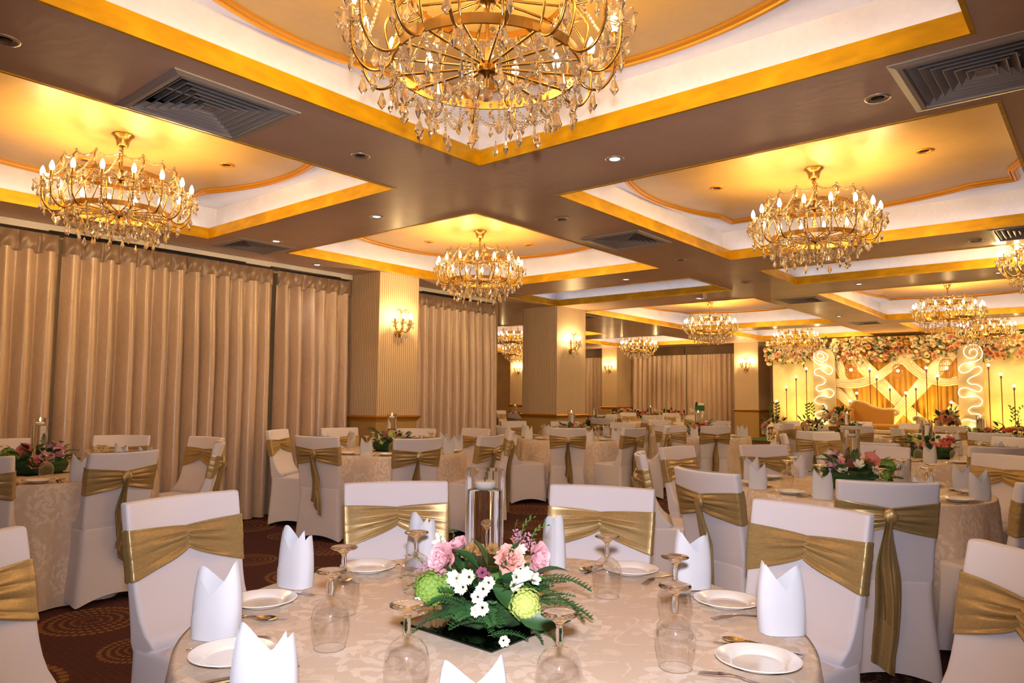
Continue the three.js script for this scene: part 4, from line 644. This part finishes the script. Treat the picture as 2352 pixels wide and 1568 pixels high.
  for (let i = 0; i < 84; i++) { const a = i / 42 * 2 * Math.PI + rr(-0.1, 0.1), r = rr(0.06, 0.11), q = mesh('conifer_spray', i % 2 ? sprigA : sprigB, F.conifer, o, [Math.cos(a) * r, rr(0.012, 0.06), Math.sin(a) * r]); aim(q, V(Math.cos(a + rr(-0.4, 0.4)), i % 2 ? rr(0.1, 0.7) : rr(-0.05, 0.1), Math.sin(a + rr(-0.4, 0.4))), rr(-0.5, 0.5)); q.scale.setScalar(rr(0.6, 1.05)); }
  for (const [x, y, d, tx, ty, s] of [[1225, 1350, 1.7, 1300, 1400, 1.1], [1230, 1330, 1.72, 1300, 1345, 1.05], [1240, 1380, 1.68, 1340, 1415, 1.0], [1200, 1420, 1.62, 1225, 1490, 0.8], [1210, 1430, 1.62, 1260, 1480, 0.7], [1150, 1440, 1.6, 1060, 1445, 0.9], [1100, 1430, 1.61, 1010, 1425, 0.9], [1120, 1460, 1.59, 1170, 1465, 0.7], [1060, 1420, 1.63, 985, 1440, 0.9]]) { const A = pix(x, y, d), B = pix(tx, ty, d); B.y = Math.max(B.y, TH + 0.012); A.y = Math.max(A.y, TH + 0.014); const q = mesh('conifer_spray', sprigA, F.conifer, o); q.position.copy(loc(A)); aim(q, B.clone().sub(A), 0.2); q.scale.setScalar(s); }
  for (const [x, y, d, tx, ty] of [[985, 1320, 1.74, 930, 1300], [975, 1335, 1.73, 925, 1350], [990, 1340, 1.72, 945, 1375], [1200, 1255, 1.8, 1240, 1205], [1215, 1260, 1.8, 1265, 1225], [1195, 1240, 1.84, 1205, 1200], [1040, 1260, 1.85, 1020, 1225]]) { const A = pix(x, y, d), B = pix(tx, ty, d), q = mesh('leafy_twig', twigG, F.leafLight, o); q.position.copy(loc(A)); aim(q, B.clone().sub(A), 0.4); q.scale.setScalar(A.distanceTo(B) / 0.13 * 1.05); }
  mesh('stem_collar', new THREE.TorusGeometry(0.052, 0.012, 8, 32).rotateX(Math.PI / 2).translate(-0.03, 0.105, -0.02), F.leafLight, o);
}
// the other centrepieces, from one kind in three colourings
function buildCentre(cols, sd) {
  const o = new THREE.Group(); o.name = 'floral_centrepiece'; seed = sd;
  mesh('moss_base', new THREE.TorusGeometry(0.1, 0.04, 8, 24).rotateX(Math.PI / 2).translate(0, 0.036, 0), M.moss, o);
  for (let i = 0; i < 15; i++) { const a = i * 2.39996, r = rr(0.09, 0.125), y = rr(0.055, 0.125), kind = i % 5, q = mesh(kind === 4 ? 'hydrangea' : kind === 2 ? 'freesia' : 'rose', kind === 4 ? hydraLo : kind === 2 ? lilyG : roseLo, cols[i % cols.length], o, [Math.cos(a) * r, y, Math.sin(a) * r]); face(q, V(Math.cos(a), rr(0.5, 1.2), Math.sin(a)), i); q.scale.setScalar(kind === 2 ? 1.3 : kind === 4 ? 0.55 : rr(0.8, 1.0)); }
  for (let i = 0; i < 56; i++) { const a = rr(0, 6.28), q = mesh('leaf', leafA, i % 4 ? F.leaf : F.leafLight, o, [Math.cos(a) * 0.1, rr(0.03, 0.12), Math.sin(a) * 0.1]); aim(q, V(Math.cos(a), rr(-0.1, 0.7), Math.sin(a)), rr(-0.6, 0.6)); q.scale.setScalar(rr(0.55, 0.8)); }
  for (let i = 0; i < 16; i++) { const a = i / 16 * 6.28, q = mesh('conifer_spray', sprigB, F.conifer, o, [Math.cos(a) * 0.1, rr(0.02, 0.12), Math.sin(a) * 0.1]); aim(q, V(Math.cos(a), rr(0, 0.8), Math.sin(a)), 0.3); }
  return o;
}
const CP = [buildCentre([F.blush, F.white, F.coral, F.white, F.green], 3), buildCentre([F.pink, F.coral, F.white, F.pink, F.green], 9), buildCentre([F.coral, F.blush, F.cream, F.coral, F.lime], 15)];
TABLES.forEach((t, i) => { if (!i) return; centre(t.c[0], t.c[1], t.where, 0.3 * i, i % 3 !== 0); put(CP[[0, 1, 2, 1, 0, 2, 2, 2, 0, 0, 2, 1][i]], 'floral_centrepiece', t.c[0], t.c[1], i, 'ring of roses and greenery round the vase on ' + t.where, 'flowers', undefined, TH + 0.007).scale.setScalar(i === 3 || i === 6 ? 1.5 : 1.38); });
// ---------- the stage ----------
const SH = 0.42, ZB = -16.8;
const C3 = (cx, cy) => [1720 + cx / 3.7217, 720 + cy / 3.7217];
const at = (cx, cy, z) => onZ(...C3(cx, cy), z);
{ const o = thing('stage_platform', 'low stage platform with a green turf top in front of the flower backdrop', 'stage', [-2.4, 0, -16.3]);
  mesh('deck', metricUV(bx(-3.9, 5.2, 0.02, SH - 0.015, -0.8, 1.2)), std(S(0x6b4a2a), 0.7), o); mesh('turf_top', metricUV(bx(-3.92, 5.22, SH - 0.015, SH, -0.8, 1.22)), std(S(0x3f5a22), 0.95), o); }
const backW = std(S(0xe2d3a8), 0.6, { map: blotch }), drapeGold = std(S(0xc79a45), 0.55, { side: THREE.DoubleSide, sheen: 0.4, sheenColor: S(0xffe0a0) }), swagM = std(S(0xefe3c6), 0.6, { side: THREE.DoubleSide });
function board(cx0, cx1, z, label, hTop = 2.66) { const a = at(cx0, 600, z).x, b = at(cx1, 600, z).x, o = thing('backdrop_board', label, 'backdrop', [(a + b) / 2, SH, z]), w = b - a; mesh('face_board', metricUV(bx(-w / 2, w / 2, 0, hTop - SH, -0.03, 0)), backW, o); mesh('frame', merge([bx(-w / 2, -w / 2 + 0.04, 0, hTop - SH, -0.07, -0.03), bx(w / 2 - 0.04, w / 2, 0, hTop - SH, -0.07, -0.03)]), darkWood, o); }
board(207, 560, ZB, 'plain cream backdrop board with four tall bulb stems, left of the drapes'); board(2000, 3400, ZB, 'plain cream backdrop board with three tall bulb stems, right of the drapes');
{ const a = at(735, 600, ZB).x, b = at(1800, 600, ZB).x, o = thing('stage_drape', 'pleated gold drape hung behind the crossing cream swags', 'curtain', [b, SH, ZB - 0.02]); const g = drape(0, b - a, 91, 0.01, 2.66 - SH, 0.11, 0.05); mesh('drape', g, drapeGold, o); o.rotation.y = -Math.PI / 2; mesh('hanging_bar', rod([0.02, 2.6 - SH, 0], [0.02, 2.6 - SH, b - a], 0.015, 8), M.brass, o); }
function swag(pts, w, z, label) { // a ribbon of pleated cloth along a path on the backdrop
  const P = pts.map(([x, y], i) => at(x, y, z)), cv = new THREE.CatmullRomCurve3(P), o0 = P[0].clone();
  const g = grid(60, 30, (u, v) => { const p = cv.getPointAt(clamp(u, 0, 1)), t = cv.getTangentAt(clamp(u, 0, 1)), n = V(-t.y, t.x, 0).normalize(), s = v * 2 - 1, ww = w * (1 + 0.12 * Math.sin(u * 6)); return [p.x + n.x * s * ww - o0.x, p.y + n.y * s * ww - o0.y, p.z + 0.02 + 0.014 * Math.cos(s * Math.PI * 5.5 + u) + 0.02 * (1 - s * s) - o0.z]; });
  const m = mesh('swag', g, swagM, null); m.position.copy(o0); tag(m, label, 'swag');
}
swag([[850, 320], [1090, 560], [1330, 800], [1500, 960]], 0.13, ZB + 0.14, 'cream swag running from upper left of the drape down behind the sofa back');
swag([[1740, 320], [1500, 590], [1340, 770], [1180, 950]], 0.13, ZB + 0.19, 'cream swag running from upper right of the drape down to the sofa');
swag([[738, 590], [900, 600], [1080, 550], [1250, 430], [1400, 330]], 0.09, ZB + 0.24, 'cream swag curving from the left neon panel up to the garland middle');
swag([[1290, 330], [1380, 440], [1530, 550], [1660, 585], [1788, 570]], 0.09, ZB + 0.24, 'cream swag curving from the garland middle down to the right neon panel');
swag([[740, 360], [800, 520], [900, 760]], 0.09, ZB + 0.12, 'narrow cream swag falling beside the left neon panel');
swag([[738, 650], [800, 710], [930, 830]], 0.09, ZB + 0.16, 'short cream swag low beside the left neon panel');
swag([[1790, 780], [1740, 830], [1640, 930]], 0.09, ZB + 0.16, 'short cream swag low beside the right neon panel');
// neon panels
const neonM = std(0xffffff, 0.4, { emissive: new THREE.Color().setRGB(1, 0.86, 0.5), emissiveIntensity: 2.2 });
function neonPanel(cx0, cx1, cyTop, pts, label) {
  const z = ZB + 0.34, a = at(cx0, 600, z).x, b = at(cx1, 600, z).x, w = b - a, top = at((cx0 + cx1) / 2, cyTop, z).y - SH, o = thing('neon_panel', label, 'panel', [(a + b) / 2, SH, z]);
  const sh = new THREE.Shape(); sh.moveTo(-w / 2, 0); sh.lineTo(w / 2, 0); sh.lineTo(w / 2, top - w / 2); sh.absarc(0, top - w / 2, w / 2, 0, Math.PI, false); sh.lineTo(-w / 2, 0);
  const g = new THREE.ExtrudeGeometry(sh, { depth: 0.04, bevelEnabled: false, curveSegments: 24 }); T(g, 0, 0, -0.04); mesh('arched_board', metricUV(g), std(S(0xcdbf9e), 0.65, { map: blotch }), o);
  const P = pts.map(([x, y]) => { const q = at(x, y, z); return [q.x - (a + b) / 2, Math.max(0.03, q.y - SH), 0.02]; }); mesh('neon_tube', tube(P, 0.0065, pts.length * 8, 8), neonM, o);
  for (const t of [0.2, 0.5, 0.8]) { const l = new THREE.PointLight(new THREE.Color().setRGB(1, 0.8, 0.4), K.neon * 0.1, 0, 2); l.position.set((a + b) / 2, SH + top * t, z + 0.06); l.castShadow = true; l.name = 'neon_light'; scene.add(l); }
}
neonPanel(553, 738, 295, [[592, 350], [612, 340], [636, 352], [640, 378], [618, 388], [590, 372], [588, 352], [606, 325], [640, 330], [676, 362], [668, 395], [630, 412], [592, 400], [560, 372], [560, 335], [556, 390], [585, 428], [640, 442], [695, 450], [718, 488], [690, 521], [645, 498], [605, 470], [566, 486], [568, 520], [615, 535], [657, 570], [640, 602], [592, 616], [577, 640], [600, 664], [650, 650], [700, 646], [730, 680], [698, 716], [640, 704], [592, 710], [563, 745], [588, 770], [640, 775], [668, 800], [650, 830], [600, 836], [568, 862], [580, 886], [620, 893], [652, 886]], 'arched cream panel with a wavy neon tube, left of the draped backdrop');
neonPanel(1788, 2008, 258, [[1887, 345], [1890, 315], [1918, 302], [1950, 318], [1952, 350], [1925, 376], [1885, 381], [1848, 358], [1838, 318], [1860, 282], [1905, 265], [1960, 274], [1993, 315], [1993, 365], [1950, 402], [1885, 415], [1830, 430], [1795, 468], [1820, 505], [1870, 500], [1930, 460], [1975, 455], [1990, 485], [1960, 520], [1900, 545], [1870, 575], [1892, 600], [1950, 606], [1992, 637], [1975, 667], [1920, 655], [1850, 632], [1802, 650], [1795, 690], [1830, 716], [1900, 708], [1960, 710], [1997, 747], [1975, 787], [1910, 796], [1878, 826], [1900, 853], [1960, 858], [2002, 885], [1990, 916], [1930, 917], [1860, 905], [1815, 920], [1800, 950], [1815, 975]], 'arched cream panel with a wavy neon tube, right of the draped backdrop');
// bulb stems
const stemM = std(S(0x6d4a22), 0.5, { metalness: 0.3 });
[[235, 745], [320, 628], [403, 540], [490, 470], [865, 745], [922, 680], [1032, 468], [1092, 538], [1205, 627], [1341, 677], [1427, 622], [1516, 463], [1610, 530], [1730, 757], [2047, 440], [2155, 518], [2267, 617]].forEach(([cx, cy], i) => {
  const z = i > 3 && i < 14 ? ZB + 0.42 : ZB + 0.3, p = at(cx, cy, z), h = p.y - SH, side = i < 4 ? 'in front of the left cream board' : i < 14 ? 'in front of the draped swags' : 'in front of the right cream board', o = thing('bulb_stem', 'tall slim stem topped by a round glowing bulb ' + side, 'lamp', [p.x, SH, z], 0, 'bulb stems ' + side);
  mesh('stem', merge([rod([0, 0, 0], [0, h - 0.03, 0], 0.009, 8), lathe([[0, 0], [0.07, 0], [0.07, 0.008], [0.012, 0.016], [0, 0.016]], 16)]), stemM, o); mesh('socket', rod([0, h - 0.085, 0], [0, h - 0.025, 0], 0.017, 10), stemM, o); mesh('bulb', T(new THREE.SphereGeometry(0.026, 14, 10), 0, h, 0), M.bulb, o);
  if (i % 2 === 0 || i < 4 || i > 13) { const l = new THREE.PointLight(new THREE.Color().setRGB(1, 0.62, 0.16), K.stage * 0.2, 0, 2); l.position.set(p.x, p.y, z); l.castShadow = true; l.name = 'stem_bulb_light'; scene.add(l); }
});
// rattan lanterns
[[873, 485, 0.13], [1275, 493, 0.11], [1690, 470, 0.145]].forEach(([cx, cy, r], i) => {
  const z = ZB + 0.34, p = at(cx, cy, z), o = thing('rattan_lantern', ['rattan pendant lantern near the left neon panel', 'small rattan pendant lantern in the middle of the swags', 'wide rattan pendant lantern near the right neon panel'][i], 'lantern', [p.x, p.y, z]), ribs = [], hgt = r * 1.3;
  for (let k = 0; k < 22; k++) { const a = k / 22 * 6.283; ribs.push(tube([-1, -0.6, -0.15, 0.3, 0.7, 1].map(t => { const rad = r * (t < -0.9 ? 0.5 : t > 0.9 ? 0.45 : 0.92 * Math.sqrt(1 - 0.55 * t * t)); return [Math.cos(a) * rad, t * hgt, Math.sin(a) * rad]; }), 0.0035, 10, 4)); }
  mesh('rib_cage', merge(ribs), std(S(0x9a6a2c), 0.7), o); for (const t of [-1, -0.3, 0.3, 1]) mesh('hoop', new THREE.TorusGeometry(r * (Math.abs(t) > 0.9 ? 0.48 : 0.88), 0.005, 5, 28).rotateX(Math.PI / 2).translate(0, t * hgt, 0), std(S(0x9a6a2c), 0.7), o);
  mesh('bulb', T(new THREE.SphereGeometry(0.03, 12, 10), 0, 0.01, 0), M.bulb, o); mesh('cord', rod([0, hgt, 0], [0, 2.6 - p.y, 0], 0.003, 5), stemM, o);
  const l = new THREE.PointLight(new THREE.Color().setRGB(1, 0.62, 0.18), K.stage * 0.3, 0, 2); l.position.set(p.x, p.y + 0.01, z); l.castShadow = true; l.name = 'lantern_light'; scene.add(l);
});
// uplights hidden behind the flowers
for (const [cx, tx] of [[300, 0.3], [480, -0.2], [900, 0.3], [1200, 0], [1500, -0.1], [1720, -0.3], [2120, 0.2], [2330, 0], [2700, 0]]) { const p = at(cx, 900, ZB + 0.5), o = thing('uplight', 'small stage uplight behind the flowers washing the backdrop', 'uplight', [p.x, SH, ZB + 0.5], 0, 'stage uplights'); mesh('lamp_housing', lathe([[0, 0], [0.06, 0], [0.06, 0.09], [0.05, 0.09], [0.05, 0.07], [0, 0.07]], 20), M.mirrorEdge, o); mesh('lamp_lens', T(lathe([[0, 0], [0.048, 0], [0.048, 0.004], [0, 0.004]], 20), 0, 0.073, 0), std(0xffffff, 0.4, { emissive: new THREE.Color().setRGB(1, 0.7, 0.2), emissiveIntensity: 5 }), o);
  const l = new THREE.SpotLight(new THREE.Color().setRGB(1, 0.56, 0.09), K.stage * 18, 0, 55 * R, 0.8, 2); l.position.set(p.x, SH + 0.11, ZB + 0.5); l.target.position.set(p.x + tx, SH + 1.6, ZB - 0.1); l.castShadow = true; l.shadow.radius = 3; l.name = 'uplight_beam'; scene.add(l, l.target); }
// sofa
{ const z = ZB + 0.85, a = at(840, 900, z), b = at(1500, 900, z), w = b.x - a.x, o = thing('chaise_sofa', 'gold upholstered chaise sofa with a carved cream scroll frame on the stage', 'sofa', [(a.x + b.x) / 2, SH, z]), h = w / 2; o.scale.y = 0.86;
  const up = std(S(0xb98a38), 0.6, { sheen: 0.5, sheenColor: S(0xffd890) }), wood = std(S(0xe3d3ae), 0.5);
  mesh('seat', new RoundedBoxGeometry(w - 0.16, 0.14, 0.6, 4, 0.06).translate(0.02, 0.40, 0.1), up, o);
  mesh('seat_rail', new RoundedBoxGeometry(w - 0.1, 0.10, 0.64, 3, 0.03).translate(0.02, 0.30, 0.1), wood, o);
  const backSh = new THREE.Shape(); backSh.moveTo(-h + 0.06, 0.4); backSh.lineTo(-h + 0.02, 0.80); backSh.bezierCurveTo(-h + 0.1, 1.0, -h + 0.25, 0.98, -h + 0.42, 0.86); backSh.bezierCurveTo(-h + 0.6, 0.76, 0.0, 0.80, 0.12, 0.78); backSh.lineTo(0.1, 0.42); backSh.lineTo(-h + 0.06, 0.4);
  mesh('backrest', T(new THREE.ExtrudeGeometry(backSh, { depth: 0.1, bevelEnabled: true, bevelSize: 0.02, bevelThickness: 0.02, curveSegments: 16 }), 0, 0, -0.24), up, o);
  mesh('carved_frame', merge([tube([[-h - 0.02, 0.30, -0.1], [-h, 0.55, -0.12], [-h + 0.0, 0.82, -0.14], [-h + 0.12, 0.99, -0.16], [-h + 0.28, 0.97, -0.17], [-h + 0.48, 0.86, -0.17], [-h + 0.75, 0.80, -0.17], [0.02, 0.82, -0.17], [0.16, 0.80, -0.17], [0.22, 0.74, -0.17], [0.17, 0.69, -0.17], [0.13, 0.73, -0.17]], 0.03, 70, 8)]), wood, o);
  mesh('scroll_arm', merge([tube([[-h + 0.12, 0.36, 0.34], [-h + 0.06, 0.6, 0.36], [-h + 0.02, 0.78, 0.36], [-h - 0.06, 0.86, 0.36], [-h - 0.14, 0.82, 0.36], [-h - 0.12, 0.75, 0.36], [-h - 0.07, 0.78, 0.36]], 0.03, 40, 8), rod([-h - 0.08, 0.82, -0.15], [-h - 0.08, 0.82, 0.36], 0.045, 12), T(new RoundedBoxGeometry(0.1, 0.44, 0.5, 3, 0.04), -h + 0.07, 0.6, 0.1)]), up, o);
  mesh('scroll_arm', merge([tube([[h - 0.1, 0.36, 0.34], [h - 0.02, 0.48, 0.36], [h + 0.0, 0.60, 0.36], [h - 0.05, 0.66, 0.36], [h - 0.11, 0.63, 0.36], [h - 0.09, 0.57, 0.36]], 0.03, 30, 8), rod([h - 0.05, 0.61, -0.15], [h - 0.05, 0.61, 0.36], 0.05, 12), T(new RoundedBoxGeometry(0.08, 0.2, 0.5, 3, 0.03), h - 0.05, 0.48, 0.1)]), wood, o);
  for (const [x, zz] of [[-h + 0.1, 0.35], [h - 0.12, 0.35], [-h + 0.1, -0.15], [h - 0.12, -0.15]]) mesh('leg', T(lathe([[0, 0], [0.02, 0], [0.028, 0.08], [0.04, 0.2], [0.045, 0.27], [0, 0.27]], 12), x, 0, zz), wood, o); }
// flowers on the stage
function bank(name, label, pos, rx, ry, rz, n, cols, sd, sc, leaves) {
  const o = thing(name, label, 'flowers', pos); seed = sd; const fill = [];
  for (let i = 0; i < n; i++) { const a = rr(0, 6.28), b = rr(-0.2, 1), q = Math.sqrt(Math.max(0, 1 - b * b)), d = V(Math.cos(a) * q, b, Math.sin(a) * q), m = mesh(i % 3 ? 'carnation' : 'rose', i % 3 ? carnLo : roseLo, cols[i % cols.length], o, [d.x * rx * rr(0.8, 1), ry * (0.35 + 0.6 * d.y * rr(0.85, 1)), d.z * rz * rr(0.8, 1)]); face(m, d.clone().setY(d.y + 0.3), i); m.scale.setScalar(sc * rr(0.8, 1.2) * (i % 3 ? 1 : 1.3)); }
  for (let i = 0; i < leaves; i++) { const a = rr(0, 6.28), el = rr(-0.1, 1.1), g = leafA.clone(); g.scale(1.5, 1.5, rr(1.3, 2.1)); const t = new THREE.Object3D(); t.position.set(Math.cos(a) * rx * rr(0.3, 0.95), ry * rr(0.15, 0.95), Math.sin(a) * rz * rr(0.3, 0.95)); aim(t, V(Math.cos(a) * Math.cos(el), Math.sin(el), Math.sin(a) * Math.cos(el)), rr(-0.6, 0.6)); t.updateMatrix(); g.applyMatrix4(t.matrix); fill.push(g); }
  const f = mesh('foliage', merge(fill), F.leaf, o); f.userData.kind = 'stuff'; return o;
}
const PE = [F.peach, F.cream, F.blush, F.cream, F.white];
for (const [c0, c1, cy, z, lab, sd, n] of [[95, 330, 1000, ZB + 1.45, 'bank of peach and cream flowers beside the small white lantern on the stage', 301, 34], [420, 680, 990, ZB + 1.3, 'bank of cream and peach flowers under the left neon panel', 302, 34], [2090, 2420, 980, ZB + 1.3, 'bank of orange and cream flowers under the right cream board', 303, 40]]) { const a = at(c0, cy, z), b = at(c1, cy, z), rx = (b.x - a.x) / 2; bank('flower_bank', lab, [(a.x + b.x) / 2, SH, z], rx, 0.5, 0.22, n, sd === 303 ? [F.coral, F.peach, F.cream, F.white] : PE, sd, 1, 60);
  for (let k = 0; k < 3; k++) { const tw = mesh('tall_twig', twigG, F.leafLight, scene.children.at(-1), [rr(-0.6, 0.6) * rx, 0.42, 0]); aim(tw, V(rr(-0.4, 0.4), 1, rr(-0.3, 0.3)), 0); tw.scale.setScalar(2.6); } }
for (const [cx, cy, w, lab, sd] of [[755, 905, 230, 'round heap of peach and cream flowers in a wooden box left of the sofa', 311], [1697, 925, 225, 'round heap of peach and cream flowers in a wooden box right of the sofa', 312]]) {
  const z = ZB + 1.4, a = at(cx - w / 2, cy, z), b = at(cx + w / 2, cy, z), bt = at(cx, cy + 60, z), rx = (b.x - a.x) / 2, bot = SH + 0.005;
  const bx2 = thing('flower_box', 'brown wooden flower box on a stand ' + (sd === 311 ? 'left' : 'right') + ' of the sofa', 'box', [(a.x + b.x) / 2, bot, z]), hb = bt.y - bot; mesh('box_body', new RoundedBoxGeometry(rx * 1.05, hb, rx * 1.0, 2, 0.01).translate(0, hb / 2, 0), std(S(0x6a3e1e), 0.6), bx2);
  bank('flower_heap', lab, [(a.x + b.x) / 2, bt.y - 0.02, z], rx * 0.95, 0.38, rx * 0.85, 40, PE, sd, 1.05, 40); }
// garland along the top of the backdrop
{ const z = ZB + 0.17, a = at(150, 300, z), b = at(2700, 250, z), o = thing('flower_garland', 'thick garland of peach and white blossom along the top of the backdrop', 'flowers', [(a.x + b.x) / 2, 2.40, z]); seed = 401; const w = b.x - a.x, fill = [], petals = [];
  for (let i = 0; i < 290; i++) { const t = (i + rr(0, 1)) / 290, x = (t - 0.5) * w, m = mesh(i % 2 ? 'carnation' : 'rose', i % 2 ? carnLo : roseLo, PE[Math.floor(rr(0, 5))], o, [x, rr(-0.26, 0.2) + 0.03 * Math.sin(t * 21), rr(0.0, 0.16)]); face(m, V(rr(-0.5, 0.5), rr(-0.5, 0.6), 1), i); m.scale.setScalar(i % 2 ? rr(0.7, 1.05) : rr(1.0, 1.5)); }
  for (let i = 0; i < 900; i++) { const g = (i % 2 ? leafA : hydraLo).clone(); if (i % 2) g.scale(1.3, 1.3, 1.6); else g.scale(0.7, 0.7, 0.7); const t = new THREE.Object3D(); t.position.set(rr(-0.5, 0.5) * w, rr(-0.3, 0.22), rr(-0.08, 0.13)); aim(t, V(rr(-1, 1), rr(-0.9, 0.7), rr(0, 1)), rr(-1, 1)); t.updateMatrix(); g.applyMatrix4(t.matrix); (i % 2 ? fill : petals).push(g); }
  const f = mesh('foliage', merge(fill), F.leaf, o); f.userData.kind = 'stuff'; const q = mesh('filler_blossom', merge(petals), F.cream, o); q.userData.kind = 'stuff'; mesh('support_bar', rod([-w / 2, 0, 0], [w / 2, 0, 0], 0.03, 8), stemM, o); }
// white lantern at the outer end of the stage
{ const z = ZB + 1.65, p = at(200, 1083, z), o = thing('lantern', 'small white pierced candle lantern at the outer end of the stage', 'lantern', [p.x, SH, z]), wm = std(S(0xf0e6d2), 0.5); const s = 0.075, h = 0.3;
  mesh('base', bx(-s, s, 0, 0.02, -s, s), wm, o); mesh('roof', flat(T(new THREE.ConeGeometry(s * 1.35, 0.12, 4).rotateY(Math.PI / 4), 0, h + 0.06, 0)), wm, o); for (const [x, zz] of [[-1, -1], [1, -1], [1, 1], [-1, 1]]) mesh('corner_post', bx(x * s - 0.01, x * s + 0.01, 0.02, h, zz * s - 0.01, zz * s + 0.01), wm, o);
  for (let k = 0; k < 4; k++) { const g = []; for (let i = 0; i < 4; i++) g.push(T(new THREE.TorusGeometry(0.03, 0.006, 5, 16), (i % 2 - 0.5) * 0.06, 0.09 + Math.floor(i / 2) * 0.12, s)); const q = merge(g); q.rotateY(k * Math.PI / 2); mesh('pierced_panel', q, wm, o); } mesh('ring_handle', T(new THREE.TorusGeometry(0.025, 0.004, 5, 16), 0, h + 0.14, 0), wm, o); }
// white sign board with a magnolia by the end curtains
{ const z = -17.2, p0 = onZ(1597, 925, z), p1 = onZ(1618, 1010, z), w = p1.x - p0.x, top = p0.y, o = thing('sign_board', 'tall white board with a magnolia and a dark green band before the end curtains', 'sign', [(p0.x + p1.x) / 2, 0, z]);
  mesh('board', new RoundedBoxGeometry(w, top - 0.05, 0.03, 2, 0.006).translate(0, top / 2 + 0.025, 0), M.white, o); mesh('green_band', bx(-w / 2 - 0.003, w / 2 + 0.003, 0.98, 1.12, -0.017, 0.018), std(S(0x1f5a44), 0.5), o); mesh('lower_band', bx(-w / 2 - 0.002, w / 2 + 0.002, 0.5, 0.9, -0.016, 0.017), std(S(0x8fa57a), 0.6), o); mesh('foot', bx(-w / 2, w / 2, 0, 0.05, -0.15, 0.15), M.white, o);
  for (const [x, y] of [[-w / 2, top - 0.17], [-w / 2 - 0.02, top - 0.37]]) { const m = mesh('magnolia', lilyGeo(0.12), F.white, o, [x, y, 0.05]); face(m, V(-0.4, 0.1, 1)); } for (const [x, y] of [[-w / 2 + 0.06, top - 0.1], [-w / 2 - 0.1, top - 0.5]]) { const m = mesh('leaf', leafA, F.leaf, o, [x, y, 0.06]); aim(m, V(0.3, 0.8, 0.5)); m.scale.setScalar(2); } }
// row of flowers before the end curtains
for (const [px, sd] of [[1430, 1], [1480, 2], [1545, 3]]) { const z = -16.9, p = onZ(px, 965, z); const o = thing('flower_row', 'low heap of coral and cream flowers before the end curtains', 'flowers', [p.x, 0.74, z], 0, 'flower heaps before the end curtains'); seed = 500 + sd; for (let i = 0; i < 26; i++) { const m = mesh('rose', roseLo, [F.coral, F.cream, F.blush, F.white][i % 4], o, [rr(-0.32, 0.32), rr(0.03, 0.24), rr(-0.14, 0.14)]); face(m, V(rr(-0.6, 0.6), 1, rr(0, 0.8)), i); m.scale.setScalar(rr(1.0, 1.5)); } const fl = []; for (let i = 0; i < 40; i++) { const g = leafA.clone(); g.scale(1.6, 1.6, 1.8); const t = new THREE.Object3D(); t.position.set(rr(-0.35, 0.35), rr(0, 0.2), rr(-0.15, 0.15)); aim(t, V(rr(-1, 1), rr(-0.2, 0.8), rr(0, 1)), 0); t.updateMatrix(); g.applyMatrix4(t.matrix); fl.push(g); } mesh('foliage', merge(fl), F.leaf, o).userData.kind = 'stuff';
  const c = mesh('serving_table', metricUV(new RoundedBoxGeometry(0.8, 0.74, 0.5, 2, 0.02).translate(0, 0.37, 0)), M.cloth, null, [p.x, 0, z]); tag(c, 'cloth covered stand under a heap of coral flowers', 'table', 'cloth stands before the end curtains'); }
renderer.render(scene, camera);
